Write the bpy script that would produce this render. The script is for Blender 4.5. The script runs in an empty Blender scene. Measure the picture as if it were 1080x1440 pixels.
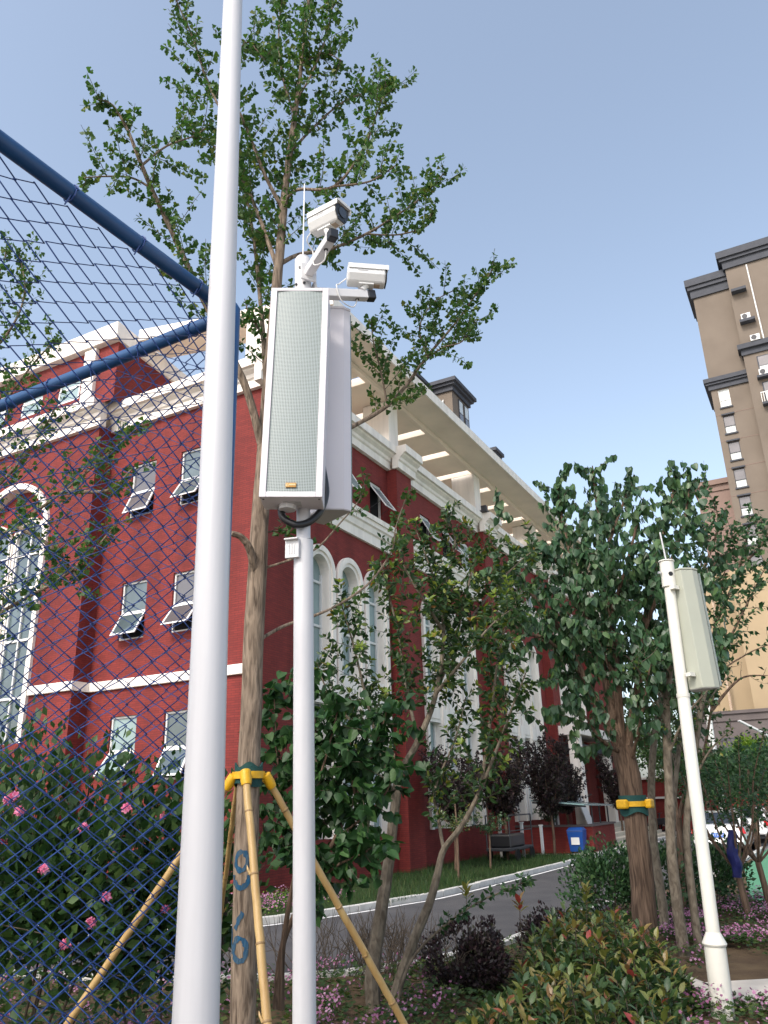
import bpy, bmesh, math, random
import numpy as np
from mathutils import Vector, Matrix, noise

# ---------------------------------------------------------------- camera, sky, sun, exposure
SC = bpy.context.scene
COL = SC.collection
FPX, PITCH, ROLL, EYE = 1120.0, math.radians(20.2), math.radians(-1.68), 2.0
_R = Vector((1, 0, 0)); _U = Vector((0, -math.sin(PITCH), math.cos(PITCH))); CF = Vector((0, math.cos(PITCH), math.sin(PITCH)))
CR = _R * math.cos(ROLL) + _U * math.sin(ROLL); CU = _U * math.cos(ROLL) - _R * math.sin(ROLL)
CO = Vector((0, 0, EYE))
cd = bpy.data.cameras.new("camera"); cam = bpy.data.objects.new("camera", cd); COL.objects.link(cam)
cd.sensor_fit = 'VERTICAL'; cd.sensor_height = 36.0; cd.lens = 36.0 * FPX / 1440.0
cd.clip_start = 0.05; cd.clip_end = 3000
m3 = Matrix((CR, CU, -CF)).transposed()
cam.matrix_world = Matrix.Translation(CO) @ m3.to_4x4()
SC.camera = cam

SUN_EL, SUN_AZ = math.radians(44), math.atan2(-0.82, -0.57)      # direction TO the sun, measured from +X
sx, sy = math.cos(SUN_AZ) * math.cos(SUN_EL), math.sin(SUN_AZ) * math.cos(SUN_EL)
TOSUN = Vector((sx, sy, math.sin(SUN_EL)))
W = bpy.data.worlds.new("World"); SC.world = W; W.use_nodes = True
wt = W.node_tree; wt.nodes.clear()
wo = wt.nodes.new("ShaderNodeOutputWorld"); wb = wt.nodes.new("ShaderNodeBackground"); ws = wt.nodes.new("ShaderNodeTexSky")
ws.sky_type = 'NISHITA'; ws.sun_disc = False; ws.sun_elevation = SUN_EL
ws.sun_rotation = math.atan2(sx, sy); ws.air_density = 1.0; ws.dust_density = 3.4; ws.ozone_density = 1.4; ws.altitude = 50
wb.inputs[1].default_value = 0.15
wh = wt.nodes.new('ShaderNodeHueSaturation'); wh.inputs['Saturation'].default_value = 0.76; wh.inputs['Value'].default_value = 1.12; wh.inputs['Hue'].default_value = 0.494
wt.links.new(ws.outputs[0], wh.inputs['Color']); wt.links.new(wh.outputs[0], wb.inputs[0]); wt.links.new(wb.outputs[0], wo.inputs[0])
sd = bpy.data.lights.new("sun", 'SUN'); sd.energy = 1.3; sd.angle = math.radians(9); sd.color = (1.0, 0.94, 0.86)
so = bpy.data.objects.new("sun", sd); COL.objects.link(so); so.rotation_euler = (-TOSUN).to_track_quat('-Z', 'Y').to_euler()
so.location = (-8, -8, 20)
SC.view_settings.view_transform = 'Standard'; SC.view_settings.look = 'None'
SC.view_settings.exposure = 0.92; SC.view_settings.gamma = 1.0; SC.view_settings.use_curve_mapping = False
SC.render.engine = 'CYCLES'
SC.cycles.max_bounces = 6; SC.cycles.diffuse_bounces = 3; SC.cycles.transparent_max_bounces = 8

rnd = random.Random(11)
npr = np.random.default_rng(5)

def ray(px, py):
    return CR * (px - 540) - CU * (py - 720) + CF * FPX
def at(px, py, Y):                      # survey: the point seen at (px, py) that lies Y metres north of the camera
    d = ray(px, py); return CO + d * (Y / d.y)
def onz(px, py, z):                     # survey: the point seen at (px, py) that lies at height z
    d = ray(px, py); return CO + d * ((z - EYE) / d.z)
AZ = math.radians(27.9)
E1 = Vector((math.sin(AZ), math.cos(AZ), 0)); E2 = Vector((-math.cos(AZ), math.sin(AZ), 0))
BC = Vector((-3.2117, 19.8779, 0)); BROT = math.radians(90 - 27.9)
def ab(a, b, z=0.0): return BC + E1 * a + E2 * b + Vector((0, 0, z))
def toab(P): q = P - BC; return q.dot(E1), q.dot(E2)

# ---------------------------------------------------------------- materials
MATS = {}
def mat(name, col, rough=0.6, spec=0.5, metal=0.0, var=0.0, vscale=6.0, bump=0.0, bscale=30.0, stretch=None, col2=None, detail=6, coat=0.0):
    m = bpy.data.materials.new(name); m.use_nodes = True; nt = m.node_tree; b = nt.nodes["Principled BSDF"]
    b.inputs["Base Color"].default_value = (*col, 1); b.inputs["Roughness"].default_value = rough
    b.inputs["Specular IOR Level"].default_value = spec; b.inputs["Metallic"].default_value = metal
    b.inputs["Coat Weight"].default_value = coat
    tc = nt.nodes.new("ShaderNodeTexCoord"); mp = nt.nodes.new("ShaderNodeMapping")
    nt.links.new(tc.outputs["Object"], mp.inputs[0])
    if stretch: mp.inputs["Scale"].default_value = stretch
    if var > 0 or col2:
        n = nt.nodes.new("ShaderNodeTexNoise"); n.inputs["Scale"].default_value = vscale; n.inputs["Detail"].default_value = detail
        nt.links.new(mp.outputs[0], n.inputs[0])
        r = nt.nodes.new("ShaderNodeValToRGB"); r.color_ramp.elements[0].position = 0.3; r.color_ramp.elements[1].position = 0.7
        c2 = col2 or tuple(c * (1 - var) for c in col)
        r.color_ramp.elements[0].color = (*c2, 1); r.color_ramp.elements[1].color = (*col, 1)
        nt.links.new(n.outputs[0], r.inputs[0]); nt.links.new(r.outputs[0], b.inputs["Base Color"])
    if bump > 0:
        n2 = nt.nodes.new("ShaderNodeTexNoise"); n2.inputs["Scale"].default_value = bscale; n2.inputs["Detail"].default_value = 5
        nt.links.new(mp.outputs[0], n2.inputs[0])
        bp = nt.nodes.new("ShaderNodeBump"); bp.inputs["Strength"].default_value = bump; bp.inputs["Distance"].default_value = 0.02
        nt.links.new(n2.outputs[0], bp.inputs["Height"]); nt.links.new(bp.outputs[0], b.inputs["Normal"])
    MATS[name] = m
    return m

def leaf_mat(name, cols, rough=0.5, transl=0.3, spec=0.35):
    m = bpy.data.materials.new(name); m.use_nodes = True; nt = m.node_tree; nt.nodes.clear()
    o = nt.nodes.new("ShaderNodeOutputMaterial"); p = nt.nodes.new("ShaderNodeBsdfPrincipled")
    p.inputs["Roughness"].default_value = rough; p.inputs["Specular IOR Level"].default_value = spec
    t = nt.nodes.new("ShaderNodeBsdfTranslucent"); mx = nt.nodes.new("ShaderNodeMixShader"); mx.inputs[0].default_value = transl
    g = nt.nodes.new("ShaderNodeNewGeometry"); oi = nt.nodes.new("ShaderNodeObjectInfo")
    ad = nt.nodes.new("ShaderNodeMath"); ad.operation = 'ADD'; fr = nt.nodes.new("ShaderNodeMath"); fr.operation = 'FRACT'
    nt.links.new(g.outputs["Random Per Island"], ad.inputs[0]); nt.links.new(oi.outputs["Random"], ad.inputs[1]); nt.links.new(ad.outputs[0], fr.inputs[0])
    r = nt.nodes.new("ShaderNodeValToRGB"); r.color_ramp.interpolation = 'LINEAR'
    el = r.color_ramp.elements
    while len(el) < len(cols): el.new(0.5)
    for i, c in enumerate(cols):
        el[i].position = c[0]; el[i].color = (*c[1], 1)
    nt.links.new(fr.outputs[0], r.inputs[0])
    hs = nt.nodes.new("ShaderNodeHueSaturation"); hs.inputs["Value"].default_value = 1.5; hs.inputs["Saturation"].default_value = 1.1
    nt.links.new(r.outputs[0], p.inputs["Base Color"]); nt.links.new(r.outputs[0], hs.inputs["Color"]); nt.links.new(hs.outputs[0], t.inputs[0])
    nt.links.new(p.outputs[0], mx.inputs[1]); nt.links.new(t.outputs[0], mx.inputs[2]); nt.links.new(mx.outputs[0], o.inputs[0])
    MATS[name] = m
    return m

def brick_mat(name, c1, c2, mortar, bw=0.24, bh=0.06, ms=0.006, bump=0.35):
    m = bpy.data.materials.new(name); m.use_nodes = True; nt = m.node_tree; b = nt.nodes["Principled BSDF"]
    tc = nt.nodes.new("ShaderNodeTexCoord"); bt = nt.nodes.new("ShaderNodeTexBrick")
    bt.inputs["Color1"].default_value = (*c1, 1); bt.inputs["Color2"].default_value = (*c2, 1); bt.inputs["Mortar"].default_value = (*mortar, 1)
    bt.inputs["Scale"].default_value = 1.0; bt.inputs["Brick Width"].default_value = bw; bt.inputs["Row Height"].default_value = bh
    bt.inputs["Mortar Size"].default_value = ms; bt.inputs["Mortar Smooth"].default_value = 0.2
    nt.links.new(tc.outputs["UV"], bt.inputs["Vector"])
    n = nt.nodes.new("ShaderNodeTexNoise"); n.inputs["Scale"].default_value = 0.7; n.inputs["Detail"].default_value = 8
    mpn = nt.nodes.new("ShaderNodeMapping"); mpn.inputs["Scale"].default_value = (1.5, 0.22, 1.5)
    nt.links.new(tc.outputs["UV"], mpn.inputs[0]); nt.links.new(mpn.outputs[0], n.inputs[0])
    r = nt.nodes.new("ShaderNodeMapRange"); r.inputs[1].default_value = 0.3; r.inputs[2].default_value = 0.7; r.inputs[3].default_value = 0.66; r.inputs[4].default_value = 1.16
    nt.links.new(n.outputs[0], r.inputs[0])
    mm = nt.nodes.new("ShaderNodeMix"); mm.data_type = 'RGBA'; mm.blend_type = 'MULTIPLY'; mm.inputs[0].default_value = 1.0
    cc = nt.nodes.new("ShaderNodeCombineColor")
    for i in range(3): nt.links.new(r.outputs[0], cc.inputs[i])
    nt.links.new(bt.outputs[0], mm.inputs[6]); nt.links.new(cc.outputs[0], mm.inputs[7]); nt.links.new(mm.outputs[2], b.inputs["Base Color"])
    bp = nt.nodes.new("ShaderNodeBump"); bp.inputs["Strength"].default_value = bump; bp.inputs["Distance"].default_value = 0.01; bp.invert = True
    nt.links.new(bt.outputs["Fac"], bp.inputs["Height"]); nt.links.new(bp.outputs[0], b.inputs["Normal"])
    b.inputs["Roughness"].default_value = 0.75; b.inputs["Specular IOR Level"].default_value = 0.25
    MATS[name] = m
    return m

def grille_mat(name):
    m = bpy.data.materials.new(name); m.use_nodes = True; nt = m.node_tree; b = nt.nodes["Principled BSDF"]
    tc = nt.nodes.new("ShaderNodeTexCoord"); mp = nt.nodes.new("ShaderNodeMapping"); mp.inputs["Scale"].default_value = (110, 110, 110)
    nt.links.new(tc.outputs["UV"], mp.inputs[0])
    v = nt.nodes.new("ShaderNodeTexVoronoi"); v.inputs["Randomness"].default_value = 0.0; v.inputs["Scale"].default_value = 1.0
    nt.links.new(mp.outputs[0], v.inputs[0])
    r = nt.nodes.new("ShaderNodeValToRGB"); r.color_ramp.elements[0].position = 0.30; r.color_ramp.elements[1].position = 0.36
    r.color_ramp.elements[0].color = (0.05, 0.065, 0.065, 1); r.color_ramp.elements[1].color = (0.31, 0.36, 0.35, 1)
    nt.links.new(v.outputs["Distance"], r.inputs[0]); nt.links.new(r.outputs[0], b.inputs["Base Color"])
    bp = nt.nodes.new("ShaderNodeBump"); bp.inputs["Strength"].default_value = 0.4; bp.inputs["Distance"].default_value = 0.003
    nt.links.new(v.outputs["Distance"], bp.inputs["Height"]); nt.links.new(bp.outputs[0], b.inputs["Normal"])
    b.inputs["Roughness"].default_value = 0.45
    MATS[name] = m
    return m

def bark_mat(name, c1, c2, sz=(26, 26, 3.5), bump=0.9):
    m = bpy.data.materials.new(name); m.use_nodes = True; nt = m.node_tree; b = nt.nodes["Principled BSDF"]
    tc = nt.nodes.new("ShaderNodeTexCoord"); mp = nt.nodes.new("ShaderNodeMapping"); mp.inputs["Scale"].default_value = sz
    nt.links.new(tc.outputs["Object"], mp.inputs[0])
    n = nt.nodes.new("ShaderNodeTexNoise"); n.inputs["Scale"].default_value = 1.0; n.inputs["Detail"].default_value = 8; n.inputs["Distortion"].default_value = 0.6
    n2 = nt.nodes.new("ShaderNodeTexNoise"); n2.inputs["Scale"].default_value = 0.25; n2.inputs["Detail"].default_value = 4
    nt.links.new(mp.outputs[0], n.inputs[0]); nt.links.new(tc.outputs["Object"], n2.inputs[0])
    mix = nt.nodes.new("ShaderNodeMath"); mix.operation = 'MULTIPLY_ADD'; mix.inputs[1].default_value = 0.75
    mm = nt.nodes.new("ShaderNodeMath"); mm.operation = 'MULTIPLY'; mm.inputs[1].default_value = 0.25
    nt.links.new(n2.outputs[0], mm.inputs[0]); nt.links.new(n.outputs[0], mix.inputs[0]); nt.links.new(mm.outputs[0], mix.inputs[2])
    r = nt.nodes.new("ShaderNodeValToRGB"); r.color_ramp.elements[0].position = 0.38; r.color_ramp.elements[1].position = 0.62
    r.color_ramp.elements[0].color = (*c1, 1); r.color_ramp.elements[1].color = (*c2, 1)
    nt.links.new(mix.outputs[0], r.inputs[0]); nt.links.new(r.outputs[0], b.inputs["Base Color"])
    bp = nt.nodes.new("ShaderNodeBump"); bp.inputs["Strength"].default_value = bump; bp.inputs["Distance"].default_value = 0.012
    nt.links.new(n.outputs[0], bp.inputs["Height"]); nt.links.new(bp.outputs[0], b.inputs["Normal"])
    b.inputs["Roughness"].default_value = 0.9; b.inputs["Specular IOR Level"].default_value = 0.2
    MATS[name] = m
    return m

brick_mat("brick", (0.222, 0.033, 0.027), (0.170, 0.026, 0.023), (0.105, 0.022, 0.021))
mat("trim", (0.85, 0.79, 0.715), 0.65, 0.3, var=0.20, vscale=4.0, bump=0.08, bscale=25, stretch=(1, 1, 0.14))
mat("soffit", (0.80, 0.69, 0.575), 0.75, 0.2, var=0.16, vscale=0.8, bump=0.08, bscale=18)
mat("frame_white", (0.66, 0.66, 0.64), 0.35, 0.5)
mat("glass", (0.10, 0.14, 0.15), 0.04, 0.9, var=0.5, vscale=0.9)
mat("glass_teal", (0.26, 0.36, 0.36), 0.06, 0.8, var=0.3, vscale=0.7)
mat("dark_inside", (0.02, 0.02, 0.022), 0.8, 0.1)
mat("blue_paint", (0.005, 0.058, 0.175), 0.38, 0.5, var=0.25, vscale=9, bump=0.05, bscale=60)
mat("blue_wire", (0.008, 0.042, 0.185), 0.42, 0.45)
mat("pole_white", (0.56, 0.56, 0.575), 0.34, 0.5, var=0.13, vscale=16, bump=0.05, bscale=14, stretch=(1, 1, 0.06), detail=9)
mat("pole_cream", (0.66, 0.65, 0.58), 0.42, 0.4, var=0.07, vscale=4, bump=0.03, bscale=25)
mat("steel_paint", (0.58, 0.58, 0.585), 0.42, 0.5, var=0.05, vscale=5)
mat("cabinet_white", (0.60, 0.575, 0.60), 0.42, 0.5, var=0.04, vscale=3, bump=0.03, bscale=80)
mat("cabinet_grey", (0.36, 0.375, 0.31), 0.5, 0.4, var=0.06, vscale=3)
grille_mat("grille")
mat("gold", (0.36, 0.19, 0.05), 0.35, 0.5, metal=0.6)
mat("gold_light", (0.85, 0.68, 0.38), 0.4, 0.5)
mat("black_plastic", (0.012, 0.013, 0.016), 0.35, 0.5)
mat("lens_glass", (0.015, 0.02, 0.028), 0.05, 0.9)
mat("grey_mark", (0.42, 0.42, 0.42), 0.6)
mat("rust", (0.32, 0.18, 0.09), 0.8, col2=(0.55, 0.47, 0.38), vscale=20)
bark_mat("bark_ginkgo", (0.070, 0.052, 0.038), (0.25, 0.195, 0.145), (46, 46, 7), 1.0)
bark_mat("bark_brown", (0.055, 0.036, 0.025), (0.17, 0.115, 0.08), (34, 34, 2.6), 1.0)
bark_mat("bark_grey", (0.085, 0.068, 0.05), (0.19, 0.16, 0.12), (20, 20, 9), 0.5)
bark_mat("twig", (0.045, 0.036, 0.028), (0.105, 0.083, 0.062), (30, 30, 10), 0.3)
mat("bamboo", (0.46, 0.32, 0.135), 0.45, 0.4, col2=(0.34, 0.21, 0.08), vscale=12, stretch=(1, 1, 0.12), bump=0.1, bscale=60)
mat("bamboo_node", (0.25, 0.16, 0.07), 0.6)
mat("tie_green", (0.010, 0.055, 0.050), 0.7, 0.3, bump=0.3, bscale=90)
mat("tie_yellow", (0.66, 0.37, 0.012), 0.45, 0.4, var=0.2, vscale=30)
mat("graffiti", (0.008, 0.070, 0.15), 0.85, 0.15, col2=(0.055, 0.085, 0.11), vscale=34, stretch=(1, 1, 0.3), bump=.8, bscale=60)
mat("asphalt", (0.060, 0.060, 0.064), 0.9, 0.2, col2=(0.085, 0.083, 0.085), vscale=1.1, bump=0.5, bscale=140)
mat("road_paint", (0.74, 0.74, 0.73), 0.7, 0.2, var=0.2, vscale=8)
mat("kerb", (0.56, 0.55, 0.52), 0.8, 0.2, var=0.25, vscale=5, bump=0.3, bscale=50)
mat("soil", (0.075, 0.050, 0.032), 0.95, 0.1, col2=(0.12, 0.085, 0.05), vscale=3, bump=0.8, bscale=25)
mat("paving", (0.43, 0.395, 0.345), 0.9, 0.15, col2=(0.35, 0.32, 0.28), vscale=0.6, bump=0.3, bscale=12)  # invented pale concrete, made light to bounce fill onto the right facade
mat("lawn", (0.022, 0.045, 0.012), 0.95, 0.1, col2=(0.035, 0.045, 0.018), vscale=4, bump=0.6, bscale=40)
mat("court_green", (0.10, 0.27, 0.16), 0.8, 0.2, var=0.12, vscale=1.5)
mat("court_red", (0.42, 0.07, 0.05), 0.8, 0.2, var=0.12, vscale=1.5)
mat("slab", (0.52, 0.48, 0.42), 0.85, 0.2, var=0.2, vscale=4, bump=0.3, bscale=50)
mat("stucco_tan", (0.190, 0.158, 0.128), 0.9, 0.15, col2=(0.155, 0.128, 0.103), vscale=0.35, bump=0.1, bscale=8)
mat("stucco_yellow", (0.37, 0.285, 0.18), 0.9, 0.15, col2=(0.32, 0.245, 0.155), vscale=0.3, bump=0.1, bscale=8)
mat("stucco_pink", (0.235, 0.165, 0.14), 0.9, 0.15, col2=(0.21, 0.15, 0.125), vscale=0.4)
mat("cornice_dark", (0.06, 0.065, 0.078), 0.7, 0.3, var=0.2, vscale=2)
mat("podium_grey", (0.135, 0.115, 0.11), 0.85, 0.2, col2=(0.10, 0.085, 0.085), vscale=0.6, bump=0.2, bscale=6)
mat("pale_pane", (0.55, 0.58, 0.56), 0.25, 0.6, var=0.2, vscale=0.8)
mat("dark_pane", (0.13, 0.12, 0.125), 0.08, 0.8, var=0.4, vscale=0.8)
mat("car_white", (0.80, 0.80, 0.80), 0.2, 0.5, coat=0.7)
mat("car_red", (0.36, 0.015, 0.025), 0.2, 0.5, coat=0.7)
mat("car_glass", (0.015, 0.018, 0.022), 0.04, 0.9)
mat("tail_red", (0.50, 0.01, 0.012), 0.15, 0.6)
mat("plate_blue", (0.04, 0.16, 0.62), 0.4, 0.4)
mat("tyre", (0.012, 0.012, 0.012), 0.85, 0.2)
mat("rim", (0.55, 0.56, 0.58), 0.3, 0.5, metal=0.7)
mat("bin_blue", (0.008, 0.06, 0.26), 0.45, 0.4)
mat("paper", (0.70, 0.70, 0.68), 0.8)
mat("tarp_blue", (0.012, 0.016, 0.11), 0.6, 0.3, var=0.4, vscale=9, bump=0.4, bscale=15)
mat("awning", (0.25, 0.38, 0.38), 0.15, 0.7, var=0.2, vscale=2)
mat("stone_step", (0.50, 0.46, 0.38), 0.8, 0.2, var=0.15, vscale=3, bump=0.15, bscale=30)
mat("dark_metal", (0.035, 0.037, 0.042), 0.5, 0.4)
mat("cloth_white", (0.62, 0.62, 0.66), 0.8)
leaf_mat("leaf_ginkgo", [(0.0, (0.034, 0.085, 0.020)), (0.6, (0.050, 0.115, 0.028)), (0.92, (0.085, 0.14, 0.03)), (1.0, (0.15, 0.17, 0.035))], 0.55, 0.34)
leaf_mat("leaf_mulberry", [(0.0, (0.022, 0.060, 0.026)), (0.7, (0.044, 0.098, 0.040)), (1.0, (0.08, 0.14, 0.05))], 0.42, 0.22, 0.4)
leaf_mat("leaf_lilac", [(0.0, (0.014, 0.046, 0.013)), (0.7, (0.025, 0.070, 0.020)), (1.0, (0.055, 0.12, 0.03))], 0.5, 0.25)
leaf_mat("leaf_shrub", [(0.0, (0.018, 0.046, 0.014)), (0.72, (0.030, 0.068, 0.019)), (0.90, (0.085, 0.135, 0.026)), (0.985, (0.17, 0.20, 0.03)), (1.0, (0.15, 0.07, 0.02))], 0.45, 0.25)
leaf_mat("leaf_tip", [(0.0, (0.12, 0.19, 0.03)), (0.7, (0.20, 0.26, 0.045)), (1.0, (0.22, 0.12, 0.03))], 0.45, 0.35)
leaf_mat("leaf_hibiscus", [(0.0, (0.018, 0.050, 0.014)), (0.7, (0.034, 0.080, 0.02)), (1.0, (0.07, 0.12, 0.03))], 0.5, 0.25)
leaf_mat("leaf_photinia", [(0.0, (0.026, 0.060, 0.020)), (0.55, (0.052, 0.098, 0.030)), (0.82, (0.13, 0.165, 0.040)), (0.96, (0.17, 0.14, 0.04)), (1.0, (0.17, 0.07, 0.04))], 0.38, 0.22, 0.5)
leaf_mat("leaf_bronze", [(0.0, (0.13, 0.16, 0.035)), (0.55, (0.20, 0.18, 0.045)), (0.84, (0.22, 0.12, 0.05)), (1.0, (0.30, 0.05, 0.045))], 0.38, 0.3, 0.5)
leaf_mat("leaf_purple", [(0.0, (0.016, 0.012, 0.013)), (0.6, (0.030, 0.016, 0.020)), (0.85, (0.028, 0.034, 0.016)), (1.0, (0.06, 0.022, 0.03))], 0.5, 0.25)
leaf_mat("leaf_hedge", [(0.0, (0.018, 0.05, 0.018)), (0.8, (0.035, 0.085, 0.03)), (1.0, (0.08, 0.15, 0.05))], 0.45, 0.22)
leaf_mat("leaf_bright", [(0.0, (0.07, 0.14, 0.015)), (0.7, (0.12, 0.22, 0.022)), (1.0, (0.20, 0.28, 0.03))], 0.5, 0.35)
leaf_mat("leaf_ground", [(0.0, (0.020, 0.048, 0.012)), (0.7, (0.040, 0.078, 0.018)), (1.0, (0.09, 0.12, 0.025))], 0.55, 0.25)
leaf_mat("leaf_grass", [(0.0, (0.016, 0.044, 0.010)), (0.8, (0.030, 0.070, 0.015)), (1.0, (0.07, 0.09, 0.025))], 0.6, 0.25)
leaf_mat("petal_pink", [(0.0, (0.27, 0.09, 0.18)), (0.7, (0.38, 0.17, 0.29)), (1.0, (0.48, 0.29, 0.40))], 0.6, 0.3)
leaf_mat("petal_rose", [(0.0, (0.62, 0.13, 0.26)), (0.6, (0.72, 0.22, 0.36)), (1.0, (0.72, 0.42, 0.58))], 0.6, 0.3)

# ---------------------------------------------------------------- mesh helpers
class MB:
    def __init__(s): s.v = []; s.f = []
    def quad(s, a, b, c, d):
        n = len(s.v); s.v += [tuple(a), tuple(b), tuple(c), tuple(d)]; s.f.append((n, n + 1, n + 2, n + 3)); return s
    def hexa(s, p):                       # 8 points: bottom ring 0-3 (ccw from above), top ring 4-7
        n = len(s.v); s.v += [tuple(q) for q in p]
        for f in ((3, 2, 1, 0), (4, 5, 6, 7), (0, 1, 5, 4), (1, 2, 6, 5), (2, 3, 7, 6), (3, 0, 4, 7)): s.f.append(tuple(n + i for i in f))
        return s
    def box(s, x0, x1, y0, y1, z0, z1):
        return s.hexa([(x0, y0, z0), (x1, y0, z0), (x1, y1, z0), (x0, y1, z0), (x0, y0, z1), (x1, y0, z1), (x1, y1, z1), (x0, y1, z1)])
    def obox(s, c, X, Y, Z, hx, hy, hz):
        c, X, Y, Z = Vector(c), Vector(X).normalized(), Vector(Y).normalized(), Vector(Z).normalized()
        p = [c + X * (sx_ * hx) + Y * (sy_ * hy) + Z * (sz_ * hz) for sz_ in (-1, 1) for sx_, sy_ in ((-1, -1), (1, -1), (1, 1), (-1, 1))]
        return s.hexa(p)
    def ngon(s, pts):
        n = len(s.v); s.v += [tuple(p) for p in pts]; s.f.append(tuple(range(n, n + len(pts)))); return s
    def prism(s, poly, ext):              # poly: list of points, ext: vector
        n = len(s.v); k = len(poly); ext = Vector(ext)
        s.v += [tuple(p) for p in poly] + [tuple(Vector(p) + ext) for p in poly]
        s.f.append(tuple(range(n + k - 1, n - 1, -1))); s.f.append(tuple(range(n + k, n + 2 * k)))
        for i in range(k): j = (i + 1) % k; s.f.append((n + i, n + j, n + k + j, n + k + i))
        return s
    def tube(s, pts, rad, n=8, cap=True):
        pts = [Vector(p) for p in pts]; k = len(pts)
        if not hasattr(rad, '__len__'): rad = [rad] * k
        T = []
        for i in range(k):
            d = pts[min(i + 1, k - 1)] - pts[max(i - 1, 0)]; T.append(d.normalized() if d.length > 1e-9 else Vector((0, 0, 1)))
        a = Vector((1, 0, 0)) if abs(T[0].x) < 0.8 else Vector((0, 1, 0)); u = (a - T[0] * a.dot(T[0])).normalized()
        b0 = len(s.v)
        for i in range(k):
            u = (u - T[i] * u.dot(T[i])).normalized(); w = T[i].cross(u)
            for j in range(n):
                t = 2 * math.pi * j / n; s.v.append(tuple(pts[i] + (u * math.cos(t) + w * math.sin(t)) * rad[i]))
        for i in range(k - 1):
            for j in range(n):
                p, q = b0 + i * n + j, b0 + i * n + (j + 1) % n; s.f.append((p, q, q + n, p + n))
        if cap:
            s.f.append(tuple(b0 + j for j in range(n - 1, -1, -1))); s.f.append(tuple(b0 + (k - 1) * n + j for j in range(n)))
        return s
    def cyl(s, p, q, r, n=16, r2=None): return s.tube([p, q], [r, r if r2 is None else r2], n)
    def build(s, name, m, parent=None, smooth=False, bevel=0.0, uv=False):
        me = bpy.data.meshes.new(name); me.from_pydata(s.v, [], s.f); me.materials.append(MATS[m] if isinstance(m, str) else m)
        if uv:
            ul = me.uv_layers.new(name="UVMap")
            for p in me.polygons:
                nx, ny, nz = (abs(c) for c in p.normal)
                for li in p.loop_indices:
                    c = me.vertices[me.loops[li].vertex_index].co
                    ul.data[li].uv = (c.y, c.z) if nx >= ny and nx >= nz else ((c.x, c.z) if ny >= nz else (c.x, c.y))
        if smooth:
            me.polygons.foreach_set("use_smooth", [True] * len(me.polygons))
            try: me.set_sharp_from_angle(angle=math.radians(38))
            except Exception: pass
        o = bpy.data.objects.new(name, me); COL.objects.link(o)
        if parent: o.parent = parent
        if bevel > 0:
            md = o.modifiers.new("bevel", 'BEVEL'); md.width = bevel; md.segments = 2; md.limit_method = 'ANGLE'; md.angle_limit = math.radians(40)
        return o

def tag(o, label=None, cat=None, group=None, kind=None):
    if label: o["label"] = label
    if cat: o["category"] = cat
    if group: o["group"] = group
    if kind: o["kind"] = kind
    return o
def thing(name, label, cat, loc=(0, 0, 0), rz=0.0, group=None):
    o = bpy.data.objects.new(name, None); COL.objects.link(o); o.location = loc; o.rotation_euler = (0, 0, rz); o.empty_display_size = 0.2
    return tag(o, label, cat, group)

def np_mesh(name, V, F, m, parent=None, stuff=False):       # V (n,3), F (k,3) or (k,4)
    me = bpy.data.meshes.new(name); n, k, w = len(V), len(F), F.shape[1]
    me.vertices.add(n); me.vertices.foreach_set("co", np.ascontiguousarray(V, dtype=np.float32).ravel())
    me.loops.add(k * w); me.loops.foreach_set("vertex_index", np.ascontiguousarray(F, dtype=np.int32).ravel())
    me.polygons.add(k); me.polygons.foreach_set("loop_start", np.arange(0, k * w, w, dtype=np.int32))
    me.update(calc_edges=True); me.validate()
    me.materials.append(MATS[m]); o = bpy.data.objects.new(name, me); COL.objects.link(o)
    if parent: o.parent = parent
    if stuff: o["kind"] = "stuff"
    return o

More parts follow.
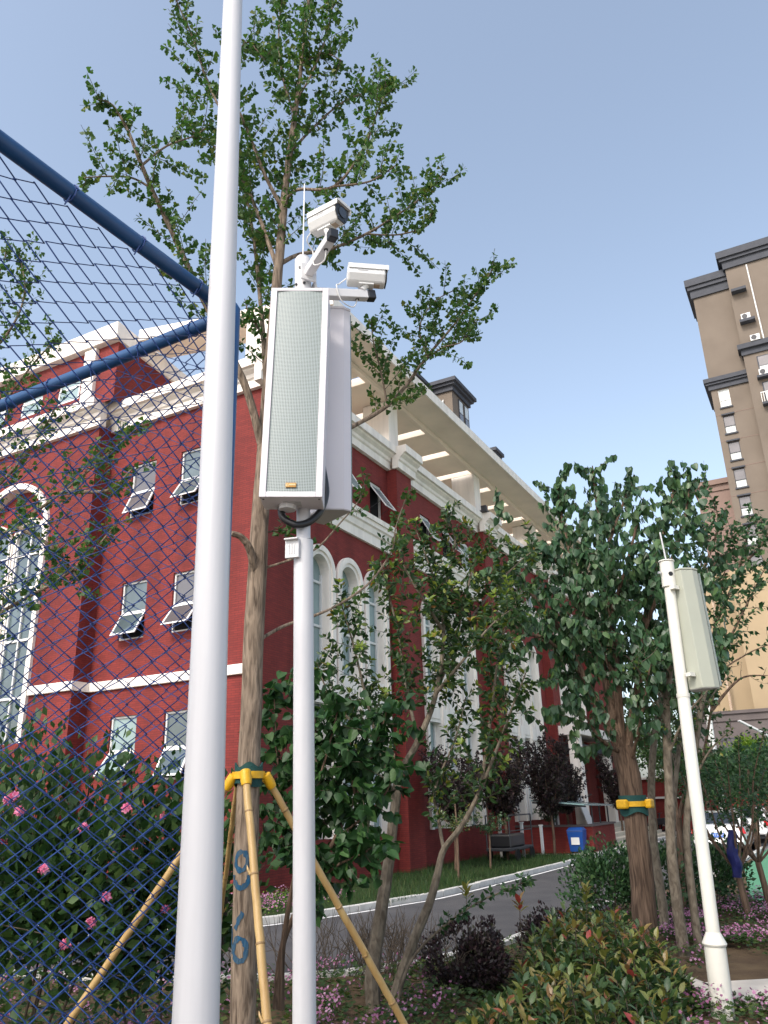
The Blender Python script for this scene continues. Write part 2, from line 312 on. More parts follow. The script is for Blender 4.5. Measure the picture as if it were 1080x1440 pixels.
# leaf outlines: (vertices, triangles); x width, y length, z normal
LEAF = {
    "fan": (np.array([(0, 0, 0), (0.02, 0.30, 0.0), (-.50, .72, .06), (-.24, .92, -.03), (0, .82, .05), (.24, .92, -.03), (.50, .72, .06)]),
            np.array([(1, 3, 2), (1, 4, 3), (1, 5, 4), (1, 6, 5), (0, 6, 1), (0, 1, 2)])),
    "heart": (np.array([(0, 0, 0), (-.34, -.04, .05), (-.46, .28, .10), (-.28, .66, .05), (0, 1, -.06), (.28, .66, .05), (.46, .28, .10), (.34, -.04, .05), (0, .42, -.04)]),
              np.array([(8, 0, 1), (8, 1, 2), (8, 2, 3), (8, 3, 4), (8, 4, 5), (8, 5, 6), (8, 6, 7), (8, 7, 0)]).astype(int)[:, ::-1]),
    "wide": (np.array([(0, 0, 0), (-.20, .32, .05), (-.19, .66, .05), (0, 1, -.10), (.19, .66, .05), (.20, .32, .05), (0, .34, -.01), (0, .68, -.03)]),
            np.array([(0, 6, 1), (1, 6, 7), (1, 7, 2), (2, 7, 3), (0, 5, 6), (5, 4, 7), (5, 7, 6), (4, 3, 7)])),
    "lance": (np.array([(0, 0, 0), (-.15, .35, .05), (-.12, .68, .04), (0, 1, -.08), (.12, .68, .04), (.15, .35, .05), (0, .36, -.01), (0, .68, -.02)]),
              np.array([(0, 6, 1), (1, 6, 7), (1, 7, 2), (2, 7, 3), (0, 5, 6), (5, 4, 7), (5, 7, 6), (4, 3, 7)])),
    "oval": (np.array([(0, 0, 0), (-.30, .42, .05), (0, 1, -.05), (.30, .42, .05), (0, .45, -.03)]), np.array([(0, 4, 1), (1, 4, 2), (2, 4, 3), (3, 4, 0)])),
    "blade": (np.array([(-.035, 0, 0), (.035, 0, 0), (0.0, 1, .25)]), np.array([(0, 1, 2)])),
    "trefoil": (np.array([(0, 0, 0), (-.45, .25, .08), (-.25, .6, .05), (0, .35, 0), (0, .75, .05), (.25, .6, .05), (.45, .25, .08), (-.12, .62, .03), (.12, .62, .03)]),
                np.array([(0, 3, 1), (1, 3, 2), (0, 6, 3), (6, 5, 3), (3, 8, 4), (3, 4, 7)])),
    "petals": (np.array([(0, 0, 0)] + [(0.5 * (1.0 if i % 2 == 0 else .62) * math.cos(i * math.pi / 5), 0.5 * (1.0 if i % 2 == 0 else .62) * math.sin(i * math.pi / 5), .16 if i % 2 == 0 else .08) for i in range(10)]),
               np.array([(0, i, i % 10 + 1) for i in range(1, 11)])),
}
def frames(Y, N):
    Y = Y / (np.linalg.norm(Y, axis=1, keepdims=True) + 1e-9); X = np.cross(Y, N); X /= (np.linalg.norm(X, axis=1, keepdims=True) + 1e-9)
    return X, Y, np.cross(X, Y)
def scatter(name, kind, P, Y, N, S, m, parent=None, stuff=False):
    T, F = LEAF[kind]; P, Y, N, S = (np.asarray(a, dtype=float) for a in (P, Y, N, S))
    X, Y, Z = frames(Y, N); k = len(T)
    V = P[:, None, :] + S[:, None, None] * (T[None, :, 0, None] * X[:, None, :] + T[None, :, 1, None] * Y[:, None, :] + T[None, :, 2, None] * Z[:, None, :])
    FF = F[None] + (np.arange(len(P)) * k)[:, None, None]
    return np_mesh(name, V.reshape(-1, 3), FF.reshape(-1, F.shape[1]), m, parent, stuff)
LEAFMESH = {}
def leaf_parts(kind, P, Y, N, S, m, parent, inv):
    key = (kind, m)
    if key not in LEAFMESH:
        T, F = LEAF[kind]; me = bpy.data.meshes.new("leaf"); me.from_pydata([tuple(v) for v in T], [], [tuple(int(i) for i in f) for f in F]); me.materials.append(MATS[m]); LEAFMESH[key] = me
    X, Y, Z = frames(np.asarray(Y, float), np.asarray(N, float))
    for i in range(len(P)):
        o = bpy.data.objects.new("leaf", LEAFMESH[key]); COL.objects.link(o); o.parent = parent
        M = Matrix(((X[i][0], Y[i][0], Z[i][0], P[i][0]), (X[i][1], Y[i][1], Z[i][1], P[i][1]), (X[i][2], Y[i][2], Z[i][2], P[i][2]), (0, 0, 0, 1)))
        o.matrix_basis = inv @ M @ Matrix.Scale(S[i], 4)
def emit_leaves(L, kind, m, root, crown_name="crown", singles=0):
    """L: list of (pos, dir, normal, size) in world space; the 'singles' nearest ones in view become parts of their own"""
    if not L: return
    P = np.array([l[0] for l in L]); Y = np.array([l[1] for l in L]); N = np.array([l[2] for l in L]); S = np.array([l[3] for l in L])
    inv = root.matrix_basis.inverted()
    if singles:
        d = P - np.array(CO); dist = np.linalg.norm(d, axis=1) / (S + 1e-6)
        zc = d @ np.array(CF); u = np.abs(d @ np.array(CR) / zc) < 0.48; w = np.abs(d @ np.array(CU) / zc) < 0.64
        dist[~(u & w & (zc > 0))] = 1e9
        order = np.argsort(dist); a, b = order[:singles], order[singles:]
        leaf_parts(kind, P[a], Y[a], N[a], S[a], m, root, inv); P, Y, N, S = P[b], Y[b], N[b], S[b]
    o = scatter(crown_name, kind, P, Y, N, S, m, root, True)
    o.matrix_basis = inv
    return o
def rv(): 
    v = npr.normal(size=3); return Vector(v / np.linalg.norm(v))
def smooth_path(pts, n=6):
    pts = [Vector(p) for p in pts]
    if len(pts) < 3: return [pts[0].lerp(pts[-1], i / n) for i in range(n + 1)]
    out = []
    for i in range(len(pts) - 1):
        p0, p1, p2, p3 = pts[max(i - 1, 0)], pts[i], pts[i + 1], pts[min(i + 2, len(pts) - 1)]
        for j in range(n):
            t = j / n; out.append(0.5 * ((2 * p1) + (p2 - p0) * t + (2 * p0 - 5 * p1 + 4 * p2 - p3) * t * t + (3 * p1 - p0 - 3 * p2 + p3) * t ** 3))
    out.append(pts[-1]); return out
def world_part(o, root):
    o.parent = root; o.matrix_basis = root.matrix_basis.inverted(); return o

# generic limb -> twigs -> leaves
def limb_twigs(path, tw, L, t0=0.15, spacing=0.12, ln=(0.25, 0.5), up=0.35, fwd=0.4, cl=0.05, per=4, size=(0.04, 0.055), droop=0.25, hang=0.0, tr=0.004, taper=0.5, tipL=None):
    n = len(path); cum = [0.0]
    for i in range(1, n): cum.append(cum[-1] + (path[i] - path[i - 1]).length)
    tot = cum[-1]; s = tot * t0; side = rnd.random() * 6.28
    while s < tot:
        i = max(j for j in range(n) if cum[j] <= s); i = min(i, n - 2)
        p = path[i].lerp(path[i + 1], (s - cum[i]) / max(1e-6, cum[i + 1] - cum[i])); T = (path[i + 1] - path[i]).normalized()
        a = T.orthogonal().normalized(); b = T.cross(a); side += 2.4 + rnd.uniform(-.5, .5)
        d = (a * math.cos(side) + b * math.sin(side) + T * fwd + Vector((0, 0, up))).normalized()
        l = rnd.uniform(*ln) * (1 - taper * (s / tot)); pts = [p]
        for k in range(4):
            d = (d + rv() * 0.18 + Vector((0, 0, 0.08 if hang == 0 else -0.06))).normalized(); pts.append(pts[-1] + d * l / 4)
        tw.tube(pts, [tr, tr * .85, tr * .7, tr * .55, tr * .4], 4, False)
        put_leaves(pts, L, cl, per, size, droop, hang)
        if tipL is not None and rnd.random() < .42:
            ax = (pts[-1] - pts[-2]).normalized(); o0 = ax.orthogonal().normalized(); o1 = ax.cross(o0)
            for q in range(rnd.randint(4, 7)):
                a2 = q * 2.4; o = o0 * math.cos(a2) + o1 * math.sin(a2); tipL.append((pts[-1] - ax * .01, (o + ax * .55 + Vector((0, 0, .25))).normalized(), ax + Vector((0, 0, .6)) + rv() * .3, rnd.uniform(size[0], size[1]) * .95))
        s += spacing * rnd.uniform(.6, 1.4)
    put_leaves(path[int(n * .8):], L, cl, per, size, droop, hang)
def put_leaves(pts, L, cl, per, size, droop, hang, start=0.1):
    tot = sum((pts[i + 1] - pts[i]).length for i in range(len(pts) - 1)); s = tot * start
    while s <= tot:
        r = s
        for i in range(len(pts) - 1):
            sl = (pts[i + 1] - pts[i]).length
            if r <= sl or i == len(pts) - 2: p = pts[i].lerp(pts[i + 1], min(1, r / max(sl, 1e-6))); T = (pts[i + 1] - pts[i]).normalized(); break
            r -= sl
        for k in range(per if per >= 1 and rnd.random() < .9 else 1):
            o = rv(); o = (o - T * o.dot(T) * .6)
            y = (o + T * .35 + Vector((0, 0, -droop))).normalized()
            if hang > 0: y = (y * (1 - hang) + Vector((0, 0, -1)) * hang + o * .25).normalized()
            nrm = rv() + Vector((0, 0, .5 if hang == 0 else 0)) + (o * .8 if hang > 0 else Vector())
            L.append((p + o * 0.012, y, nrm, rnd.uniform(*size)))
        s += cl * rnd.uniform(.7, 1.3)

# ---------------------------------------------------------------- ground, road, kerbs, beds
def sheet(name, poly, z, m, kind='structure'):
    mb = MB(); P = [ab(a, b, z) for a, b in poly]
    area = sum(P[i].x * P[(i + 1) % len(P)].y - P[(i + 1) % len(P)].x * P[i].y for i in range(len(P)))
    if area < 0: P.reverse()
    mb.ngon(P); o = mb.build(name, m); tag(o, kind=kind)
    bm = bmesh.new(); bm.from_mesh(o.data); bmesh.ops.triangulate(bm, faces=bm.faces); bm.to_mesh(o.data); bm.free()
    return o
g = MB().quad((-900, -400, -.03), (900, -400, -.03), (900, 1800, -.03), (-900, 1800, -.03)).build("ground", "paving"); tag(g, kind='structure')  # surface outside the view is assumed pale, added as a bounce for the facade
K1 = [(60, -3.85), (20, -3.85), (12, -3.85), (3, -3.72), (0.36, -3.32), (-1.25, -2.95), (-2.47, -2.52), (-3.35, -2.05), (-4.1, -1.3), (-4.6, 0), (-4.8, 3), (-4.8, 30)]
K2 = [(60, -9.05), (12, -9.0), (8, -8.8), (3, -7.9), (-1, -7.5), (-4, -7.35), (-6, -6.7), (-7.3, -5.2), (-8, -2), (-8.2, 5), (-8.2, 30)]
sheet("road", K1 + K2[::-1], 0.0, "asphalt")
sheet("lawn", [(15.4, -3.7), (12, -3.7), (3, -3.57), (0.36, -3.17), (-1.2, -2.8), (-2.4, -2.4), (-3.2, -1.95), (-3.95, -1.2), (-4.45, 0), (-4.65, 3), (-4.65, 30), (0.4, 30), (0.4, .4), (15.4, .4)], 0.09, "lawn")
sheet("planting_bed", [(14, -9.16), (12, -9.16), (8, -8.96), (3, -8.06), (-1, -7.66), (-4, -7.5), (-6.1, -6.85), (-7.45, -5.3), (-8.15, -2), (-8.35, 5), (-8.35, 14), (-17.5, 14), (-17.5, -15), (0.8, -15), (0.8, -10.5), (4, -10.0), (10.5, -9.3), (14, -9.28)], 0.06, "soil")
sheet("sports_court", [(34, -9.2), (10.5, -9.25), (4, -10.0), (0.8, -10.5), (0.8, -24), (34, -24)], 0.02, "court_green")
sheet("court_border", [(34, -9.3), (19, -9.3), (20, -10.4), (34, -10.4)], 0.024, "court_red")
sheet("entrance_paving", [(15.4, -3.7), (15.4, -2.6), (37, -2.6), (37, -3.7)], 0.05, "slab")
def road_line(name, path, off, wd, z, m):
    mb = MB(); pts = [Vector((a, b, 0)) for a, b in path]; pr = None
    for i, p in enumerate(pts):
        d = (pts[min(i + 1, len(pts) - 1)] - pts[max(i - 1, 0)]).normalized(); nrm = Vector((-d.y, d.x, 0)); c = p + nrm * off
        q = (ab(*(c - nrm * wd / 2).xy, z), ab(*(c + nrm * wd / 2).xy, z))
        if pr: mb.quad(pr[0], q[0], q[1], pr[1])
        pr = q
    o = mb.build(name, m); return tag(o, kind='structure')
k1s = [(p.x, p.y) for p in smooth_path([Vector((a, b, 0)) for a, b in K1], 8)]
k2s = [(p.x, p.y) for p in smooth_path([Vector((a, b, 0)) for a, b in K2], 8)]
road_line("edge_line", k1s, 0.13, 0.10, 0.004, "road_paint")
def kerb(name, path, off, lo, hi):
    root = bpy.data.objects.new(name, None); COL.objects.link(root); tag(root, kind='structure')
    pts = [Vector((a, b, 0)) for a, b in path]; acc = []; tot = 0.0
    for i in range(1, len(pts)): acc.append((tot, pts[i - 1], pts[i])); tot += (pts[i] - pts[i - 1]).length
    def samp(s):
        for t, p, q in reversed(acc):
            if s >= t: return p + (q - p).normalized() * (s - t), (q - p).normalized()
        return pts[0], (pts[1] - pts[0]).normalized()
    s = lo; L = 0.99
    while s < min(hi, tot - L):
        p, d = samp(s + .005); q, d2 = samp(s + L - .012); n1, n2 = Vector((-d.y, d.x, 0)), Vector((-d2.y, d2.x, 0))
        h = .125 + rnd.uniform(-.006, .006); o1, o2 = off, off + .14 + rnd.uniform(-.008, .008)
        P = [p + n1 * o1, p + n1 * o2, q + n2 * o2, q + n2 * o1]
        A = [ab(v.x, v.y, -.02) for v in P]; B = [ab(v.x, v.y, h) for v in P]
        mb = MB().hexa(A + B); mb.build("kerb_stone", "kerb", root, bevel=.012); s += L
    return root
kerb("kerb", k1s, -0.14, 28, 80)
kerb("kerb", k2s, 0.0, 40, 80)
for i, (c, sz) in enumerate((((962, 1386), (.58, 1.05)), ((1072, 1393), (.70, 1.05)), ((1180, 1400), (.6, 1.0)))):
    p = onz(c[0], c[1], .12); mb = MB(); X = Vector((math.cos(.12), math.sin(.12), 0)); Yv = Vector((-X.y, X.x, 0))
    mb.obox((p.x, p.y, .085), X, Yv, (0, 0, 1), sz[0] / 2 + (.06 if i else 0), sz[1] / 2, .035)
    o = mb.build("paving_slab", "slab", bevel=.012)
    tag(o, ["pale stepping slab just left of the cream pole's thick base", "pale stepping slab at the right edge beside the cream pole's base", "pale stepping slab running out of the frame on the right"][i], "paving slab", "stepping slabs in the flower bed")

# ---------------------------------------------------------------- red school building
bld = thing("school_building", "red brick school building with white arched windows, white cornices and a roof pergola", "building", BC, BROT)
def Rp(u, z, d): return Vector((u, -d, z))
def Lp(u, z, d): return Vector((-d, u, z))
def facade(mb, fn, u0, u1, z0, z1, ops, d=0.0, rev=None, flip=False):
    """wall sheet with openings; an opening (u0,u1,z0,z1,depth[,arch]) with arch=True ends in a half circle; reveals go to rev"""
    rev = rev if rev is not None else mb
    us = sorted({u0, u1} | {o[0] for o in ops} | {o[1] for o in ops}); zs = sorted({z0, z1} | {o[2] for o in ops} | {o[3] for o in ops})
    Q = lambda M, a, b, c, e: M.quad(e, c, b, a) if flip else M.quad(a, b, c, e)
    for i in range(len(us) - 1):
        for j in range(len(zs) - 1):
            uc, zc = (us[i] + us[i + 1]) / 2, (zs[j] + zs[j + 1]) / 2
            if any(o[0] < uc < o[1] and o[2] < zc < o[3] for o in ops): continue
            Q(mb, fn(us[i], zs[j], d), fn(us[i + 1], zs[j], d), fn(us[i + 1], zs[j + 1], d), fn(us[i], zs[j + 1], d))
    for o in ops:
        a, b, c, e, dp = o[:5]; arch = len(o) > 5 and o[5]; r = (b - a) / 2; zt = e - r if arch else e
        Q(rev, fn(a, c, d), fn(a, zt, d), fn(a, zt, d - dp), fn(a, c, d - dp)); Q(rev, fn(b, zt, d), fn(b, c, d), fn(b, c, d - dp), fn(b, zt, d - dp))
        Q(rev, fn(b, c, d), fn(a, c, d), fn(a, c, d - dp), fn(b, c, d - dp))
        if not arch: Q(rev, fn(a, e, d), fn(b, e, d), fn(b, e, d - dp), fn(a, e, d - dp))
        else:
            A = [((a + b) / 2 - r * math.cos(math.pi * k / 14), zt + r * math.sin(math.pi * k / 14)) for k in range(15)]
            for k in range(14):
                (ua, za), (ub, zb) = A[k], A[k + 1]
                Q(mb, fn(ua, za, d), fn(ub, zb, d), fn(ub, e, d), fn(ua, e, d)); Q(rev, fn(ua, za, d), fn(ub, zb, d), fn(ub, zb, d - dp), fn(ua, za, d - dp))
def fbox(mb, fn, u0, u1, z0, z1, d0, d1):
    P = [fn(u0, z0, d0), fn(u1, z0, d0), fn(u1, z0, d1), fn(u0, z0, d1), fn(u0, z1, d0), fn(u1, z1, d0), fn(u1, z1, d1), fn(u0, z1, d1)]
    a, b, c = P[1] - P[0], P[3] - P[0], P[4] - P[0]
    if a.cross(b).dot(c) < 0: P = [P[3], P[2], P[1], P[0], P[7], P[6], P[5], P[4]]
    mb.hexa(P)
def profile(mb, fn, prof, u0, u1, d=0.0):          # prof: (z, depth) list, extruded along u, closed to the wall
    A = [fn(u0, z, d + e) for z, e in prof]; ext = fn(u1, 0, 0) - fn(u0, 0, 0); mb.prism(A, ext)
    bmx = mb
CORN = [(13.2, -.1), (13.2, .14), (13.46, .14), (13.50, .20), (13.60, .22), (13.68, .34), (13.74, .36), (13.74, .46), (14.02, .46), (14.02, -.1)]
BAND = [(10.05, -.1), (10.05, .10), (10.36, .10), (10.40, .16), (10.58, .20), (10.62, .26), (10.78, .26), (10.78, .32), (10.95, .32), (10.95, -.1)]
PITCH_A = 8.24
# right facade --------------------------------------------------
wallR = MB(); revW = MB(); ops = []; groups = []; tops = []
for k in range(4):
    g0 = 1.98 if k == 0 else 9.46 + PITCH_A * (k - 1)
    for j in range(3):
        u = g0 + 1.66 * j
        groups.append((u, k)); ops.append((u, u + 1.5, 5.2 if k == 3 else 1.2, 9.2, .42, True))
    for j, c in enumerate((2.2, 4.2, 6.3) if k == 0 else tuple(v + PITCH_A * (k - 1) for v in (10.2, 12.2, 14.05))):
        tops.append((c, k, j)); ops.append((c - .43, c + .43, 11.15, 12.4, .14))
dor = (25.3, 29.4, .05, 3.9, 2.0)
ops2 = [o for o in ops]
facade(wallR, Rp, 0, 40, 0, 13.3, ops2 + [dor], 0.0)
wallR_o = wallR.build("wall", "brick", bld, uv=True)
for k in range(4):
    a = 7.17 + PITCH_A * k; mb = MB(); mb.box(a, a + 1.15, -.38, .05, 0, 13.22); mb.build("pier", "brick", bld, uv=True)
segs = [(-.0, 7.17)] + [(8.32 + PITCH_A * k, 15.41 + PITCH_A * k) for k in range(4)]
for u0, u1 in segs:
    mb = MB(); profile(mb, Rp, CORN, u0 - (.46 if u0 == 0 else 0), min(u1, 40)); mb.build("cornice", "trim", bld)
    mb = MB(); profile(mb, Rp, BAND, u0 + (1.2 if u0 == 0 else .02), min(u1, 40) - .02); mb.build("moulding_band", "trim", bld)
for k in range(4):
    a = 7.17 + PITCH_A * k; mb = MB(); profile(mb, Rp, CORN, a - .10, a + 1.28, .38)
    mb.build("cornice_block", "trim", bld)
def archwin(fn, u0, u1, z0, z1, d, root, sash_z=(), spandrel=None, glassm="glass_teal", ring=.26, inset=.30, mull=True):
    """white surround standing proud, deep white jambs, recessed glass with bars"""
    c, r = (u0 + u1) / 2, (u1 - u0) / 2; zs = z1 - r; ri = r - ring
    s = MB(); n = 16
    def ringpts(rr): return [(c - rr, z0)] + [(c - rr * math.cos(math.pi * k / n), zs + rr * math.sin(math.pi * k / n)) for k in range(n + 1)] + [(c + rr, z0)]
    O, I = ringpts(r + .02), ringpts(ri); M = ringpts(ri + .11)
    def band(A, B, da, db):
        for k in range(len(A) - 1):
            q = [fn(*A[k], da), fn(*A[k + 1], da), fn(*B[k + 1], db), fn(*B[k], db)]; s.quad(*q)
    band(O, O, d + .0, d + .10); band(O, M, d + .10, d + .10); band(M, M, d + .10, d + .05); band(M, I, d + .05, d + .05); band(I, I, d + .05, d - inset)
    for kk in (0, -1): s.quad(fn(*O[kk], d), fn(*O[kk], d + .10), fn(*I[kk], d + .10), fn(*I[kk], d))
    w = s.build("arched_window", "trim", root)
    gl = MB(); poly = [fn(u, z, d - inset + .02) for u, z in I]; gl.ngon(poly[::-1] if fn is Rp else poly); gl.build("pane", glassm, w)
    b = MB(); fw = .05
    if mull: fbox(b, fn, c - fw / 2, c + fw / 2, z0, z1 - ring - .02, d - inset + .025, d - inset + .08)
    for z in sash_z: fbox(b, fn, c - ri, c + ri, z - .035, z + .035, d - inset + .027, d - inset + .075)
    fbox(b, fn, c - ri, c - ri + .06, z0, zs, d - inset + .026, d - inset + .085); fbox(b, fn, c + ri - .06, c + ri, z0, zs, d - inset + .026, d - inset + .085)
    b.build("glazing_bars", "frame_white", w)
    if spandrel:
        p = MB(); fbox(p, fn, c - ri, c + ri, spandrel[0], spandrel[1], d - inset + .03, d + .02); fbox(p, fn, c - ri + .1, c + ri - .1, spandrel[0] + .12, spandrel[1] - .12, d + .02, d + .05); p.build("spandrel_panel", "trim", w)
    return w
for u, k in groups:
    archwin(Rp, u, u + 1.5, 5.2 if k == 3 else 1.2, 9.2, 0, bld, (3.2, 6.9, 8.2) if k < 3 else (6.9, 8.2), (4.7, 5.6) if k < 3 else None)
for k in range(4):                                     # white transom lintels tying the arches of a bay together
    g0 = 1.98 if k == 0 else 9.46 + PITCH_A * (k - 1)
    for j in range(2):
        mb = MB(); fbox(mb, Rp, g0 + 1.66 * j + 1.3, g0 + 1.66 * j + 1.86, 4.62, 5.18, 0, .115); mb.build("impost_block", "trim", bld)
def casement(fn, u0, u1, z0, z1, d, root, split=.47, tilt=35, dep=.12, glassm="glass", whole=False):
    """white frame, fixed upper pane, lower sash hung at its top and pushed open"""
    w = .055; f = MB(); zt = z0 + (z1 - z0) * split if not whole else z1 - w
    d0, d1 = d - dep, d - dep + .07
    fbox(f, fn, u0, u0 + w, z0, z1, d0, d1); fbox(f, fn, u1 - w, u1, z0, z1, d0, d1)
    fbox(f, fn, u0 + w, u1 - w, z1 - w, z1, d0, d1); fbox(f, fn, u0 + w, u1 - w, z0, z0 + w, d0, d1)
    if not whole: fbox(f, fn, u0 + w, u1 - w, zt - .03, zt + .03, d0, d1)
    o = f.build("window", "frame_white", root)
    if not whole:
        p = MB(); q = [fn(u0 + w, zt, d0 + .03), fn(u1 - w, zt, d0 + .03), fn(u1 - w, z1 - w, d0 + .03), fn(u0 + w, z1 - w, d0 + .03)]; p.quad(*q).build("pane", glassm, o)
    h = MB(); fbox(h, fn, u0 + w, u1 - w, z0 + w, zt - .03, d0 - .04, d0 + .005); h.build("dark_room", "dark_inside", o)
    t = math.radians(tilt); H = zt - z0 - .03; hz, hd = zt - .03, d1 - .005
    def S(u, s, k): return fn(u, hz - s * math.cos(t) - k * math.sin(t) * 0, hd + s * math.sin(t) + k * math.cos(t))
    m = MB()
    def sb(ua, ub, sa, sb_):
        P = [S(ua, sb_, 0), S(ub, sb_, 0), S(ub, sb_, .04), S(ua, sb_, .04), S(ua, sa, 0), S(ub, sa, 0), S(ub, sa, .04), S(ua, sa, .04)]
        a, b, c = P[1] - P[0], P[3] - P[0], P[4] - P[0]
        if a.cross(b).dot(c) < 0: P = [P[3], P[2], P[1], P[0], P[7], P[6], P[5], P[4]]
        m.hexa(P)
    sb(u0 + .02, u0 + .08, 0, H); sb(u1 - .08, u1 - .02, 0, H); sb(u0 + .08, u1 - .08, 0, .06); sb(u0 + .08, u1 - .08, H - .06, H)
    m.build("sash", "frame_white", o)
    gp = MB().quad(S(u0 + .08, H - .06, .02), S(u1 - .08, H - .06, .02), S(u1 - .08, .06, .02), S(u0 + .08, .06, .02)); gp.build("sash_pane", glassm, o)
    st = MB(); 
    for uu in (u0 + .04, u1 - .04): st.cyl(fn(uu, hz - H * .8, hd), S(uu, H * .75, 0), .008, 6)
    st.build("stay_arm", "dark_metal", o)
    return o
for c, k, j in tops:
    casement(Rp, c - .43, c + .43, 11.15, 12.4, 0, bld, split=.97, tilt=(30, 34, 4)[j] if k else (4, 32, 34)[j], dep=.13, glassm="glass_teal", whole=True)
# left facade ---------------------------------------------------
wallL = MB(); revL = MB(); opsL = []
for z0, z1 in ((2.75, 4.45), (6.53, 8.2), (10.2, 11.9)):
    for b0, b1 in ((2.08, 3.03), (4.0, 4.97)): opsL.append((b0, b1, z0, z1, .15))
facade(wallL, Lp, 0, 5.9, 0, 13.3, opsL, 0.0, None, flip=True)
wallL.build("wall", "brick", bld, uv=True)
for i, (b0, b1, z0, z1, _) in enumerate(opsL): casement(Lp, b0, b1, z0, z1, 0, bld, tilt=(27, 38, 36, 29, 33, 24)[i], dep=.13, glassm=("glass", "glass_teal", "dark_pane", "glass", "glass", "dark_pane")[i])
wp = MB(); rp_ = MB(); big = (7.65, 11.15, 3.9, 12.0, .3, True)
facade(wp, Lp, 5.9, 22, 0, 13.3, [big, (14.5, 16, 6.5, 8.2, .15), (14.5, 16, 10.2, 11.9, .15)], .6, None, flip=True)
wp.quad(Lp(5.9, 0, 0), Lp(5.9, 13.3, 0), Lp(5.9, 13.3, .6), Lp(5.9, 0, .6))
wp.build("wall", "brick", bld, uv=True)
for z0 in (6.5, 10.2): casement(Lp, 14.5, 16, z0, z0 + 1.7, .6, bld)
# big left arch: outer white ring, recessed red tympanum, two inner lights
s = MB(); c, r = 9.4, 1.75; zs = 12.0 - r; n = 24
def rp2(rr): return [(c - rr, 3.9)] + [(c - rr * math.cos(math.pi * k / n), zs + rr * math.sin(math.pi * k / n)) for k in range(n + 1)] + [(c + rr, 3.9)]
O, I = rp2(r + .02), rp2(r - .17)
for A, B, da, db in ((O, O, .6, .7), (O, I, .7, .7), (I, I, .7, .33)):
    for k in range(len(A) - 1): s.quad(Lp(*A[k], da), Lp(*A[k + 1], da), Lp(*B[k + 1], db), Lp(*B[k], db))
bigw = s.build("arch_surround", "trim", bld)
t = MB(); t.ngon([Lp(u, z, .34) for u, z in I]); t.build("tympanum", "brick", bigw, uv=True)
for u0 in (7.86, 9.46): archwin(Lp, u0, u0 + 1.5, 3.9, 10.75, .45, bld, (5.2, 6.9, 8.5, 9.6), None, "glass", .13, .08)
for u0, u1, dd in ((-.46, 5.9, 0), (5.75, 22, .6)):
    mb = MB(); profile(mb, Lp, CORN, u0 + (.46 if u0 < 0 else 0), u1, dd); mb.build("cornice", "trim", bld)
for u0, u1, dd in ((0, 5.9, 0), (5.82, 7.62, .6), (11.2, 22, .6)):
    mb = MB(); fbox(mb, Lp, u0, u1, 5.18, 5.44, dd - .02, dd + .09); mb.build("string_course", "trim", bld, bevel=.02)
mb = MB(); mb.box(-.575, -.095, 5.813, 5.93, 5.183, 5.437); mb.build("string_course", "trim", bld)
# roof deck, upper storey with its flat roof
mb = MB(); mb.box(.03, 39.9, .03, 12, 13.6, 13.9); mb.box(-.5, .02, 6.0, 22, 13.6, 13.88); mb.build("roof_deck", "soffit", bld)
up = MB(); ru = MB(); uw = [(6.75, 7.75, 14.35, 15.5, .12), (8.5, 9.5, 14.35, 15.5, .12), (10.3, 11.3, 14.35, 15.5, .12)]
facade(up, Lp, 5.2, 22, 13.9, 15.95, uw, .8, None, flip=True)
up.quad((-.8, 5.2, 13.9), (8, 5.2, 13.9), (8, 5.2, 14.87), (-.8, 5.2, 15.93)); up.build("upper_wall", "brick", bld, uv=True)
for b0, b1, z0, z1, _ in uw: casement(Lp, b0, b1, z0, z1, .8, bld, tilt=2, glassm="glass_teal")
mb = MB(); fbox(mb, Lp, 6.05, 6.55, 14.02, 15.9, .7, .94); mb.build("pilaster", "trim", bld, bevel=.02)
mb = MB(); mb.hexa([(-1.0, 5.1, 15.95), (9, 5.1, 14.75), (9, 22.5, 14.75), (-1.0, 22.5, 15.95), (-1.0, 5.1, 16.55), (9, 5.1, 15.35), (9, 22.5, 15.35), (-1.0, 22.5, 16.55)]); mb.build("upper_roof", "trim", bld, bevel=.02)
# pergola -------------------------------------------------------
mb = MB(); mb.prism([Vector(q) for q in ((1.40, -1.33, 16.30), (40, -1.33, 16.30), (40, -.155, 16.30), (1.02, -.155, 16.30))], (0, 0, .32)); mb.build("pergola_eave", "soffit", bld, bevel=.012)
mb = MB(); mb.prism([Vector(q) for q in ((1.01, -.15, 16.30), (2.3, -.15, 16.30), (1.2, 5.05, 16.30), (-.10, 5.05, 16.30))], (0, 0, .32)); mb.build("pergola_eave", "soffit", bld, bevel=.012)
mb = MB(); mb.box(1.39, 40, -1.39, -1.335, 16.20, 16.58); mb.build("fascia", "trim", bld)
mb = MB(); mb.prism([Vector(q) for q in ((1.34, -1.39, 16.26), (1.385, -1.33, 16.26), (-.11, 5.05, 16.26), (-.16, 5.05, 16.26))], (0, 0, .40)); mb.build("fascia", "trim", bld)
mb = MB(); mb.box(1.2, 40, -.15, .04, 16.12, 16.5); mb.build("main_beam", "soffit", bld, bevel=.03)
mb = MB(); mb.box(1.31, 40, 6.4, 7.4, 15.95, 16.6); mb.build("rear_beam", "soffit", bld, bevel=.03)
for k in range(15):
    a = 3.39 + 2.45 * k; mb = MB(); mb.box(a, a + 1.97, .045, 6.395, 16.14, 16.44); mb.build("rafter", "soffit", bld, bevel=.02)
for a in (.3, 7.36, 7.36 + PITCH_A, 7.36 + 2 * PITCH_A, 7.36 + 3 * PITCH_A):
    mb = MB(); mb.box(a, a + .72, -.05, 1.05, 13.85, 16.115); mb.build("pergola_pillar", "trim", bld, bevel=.02)
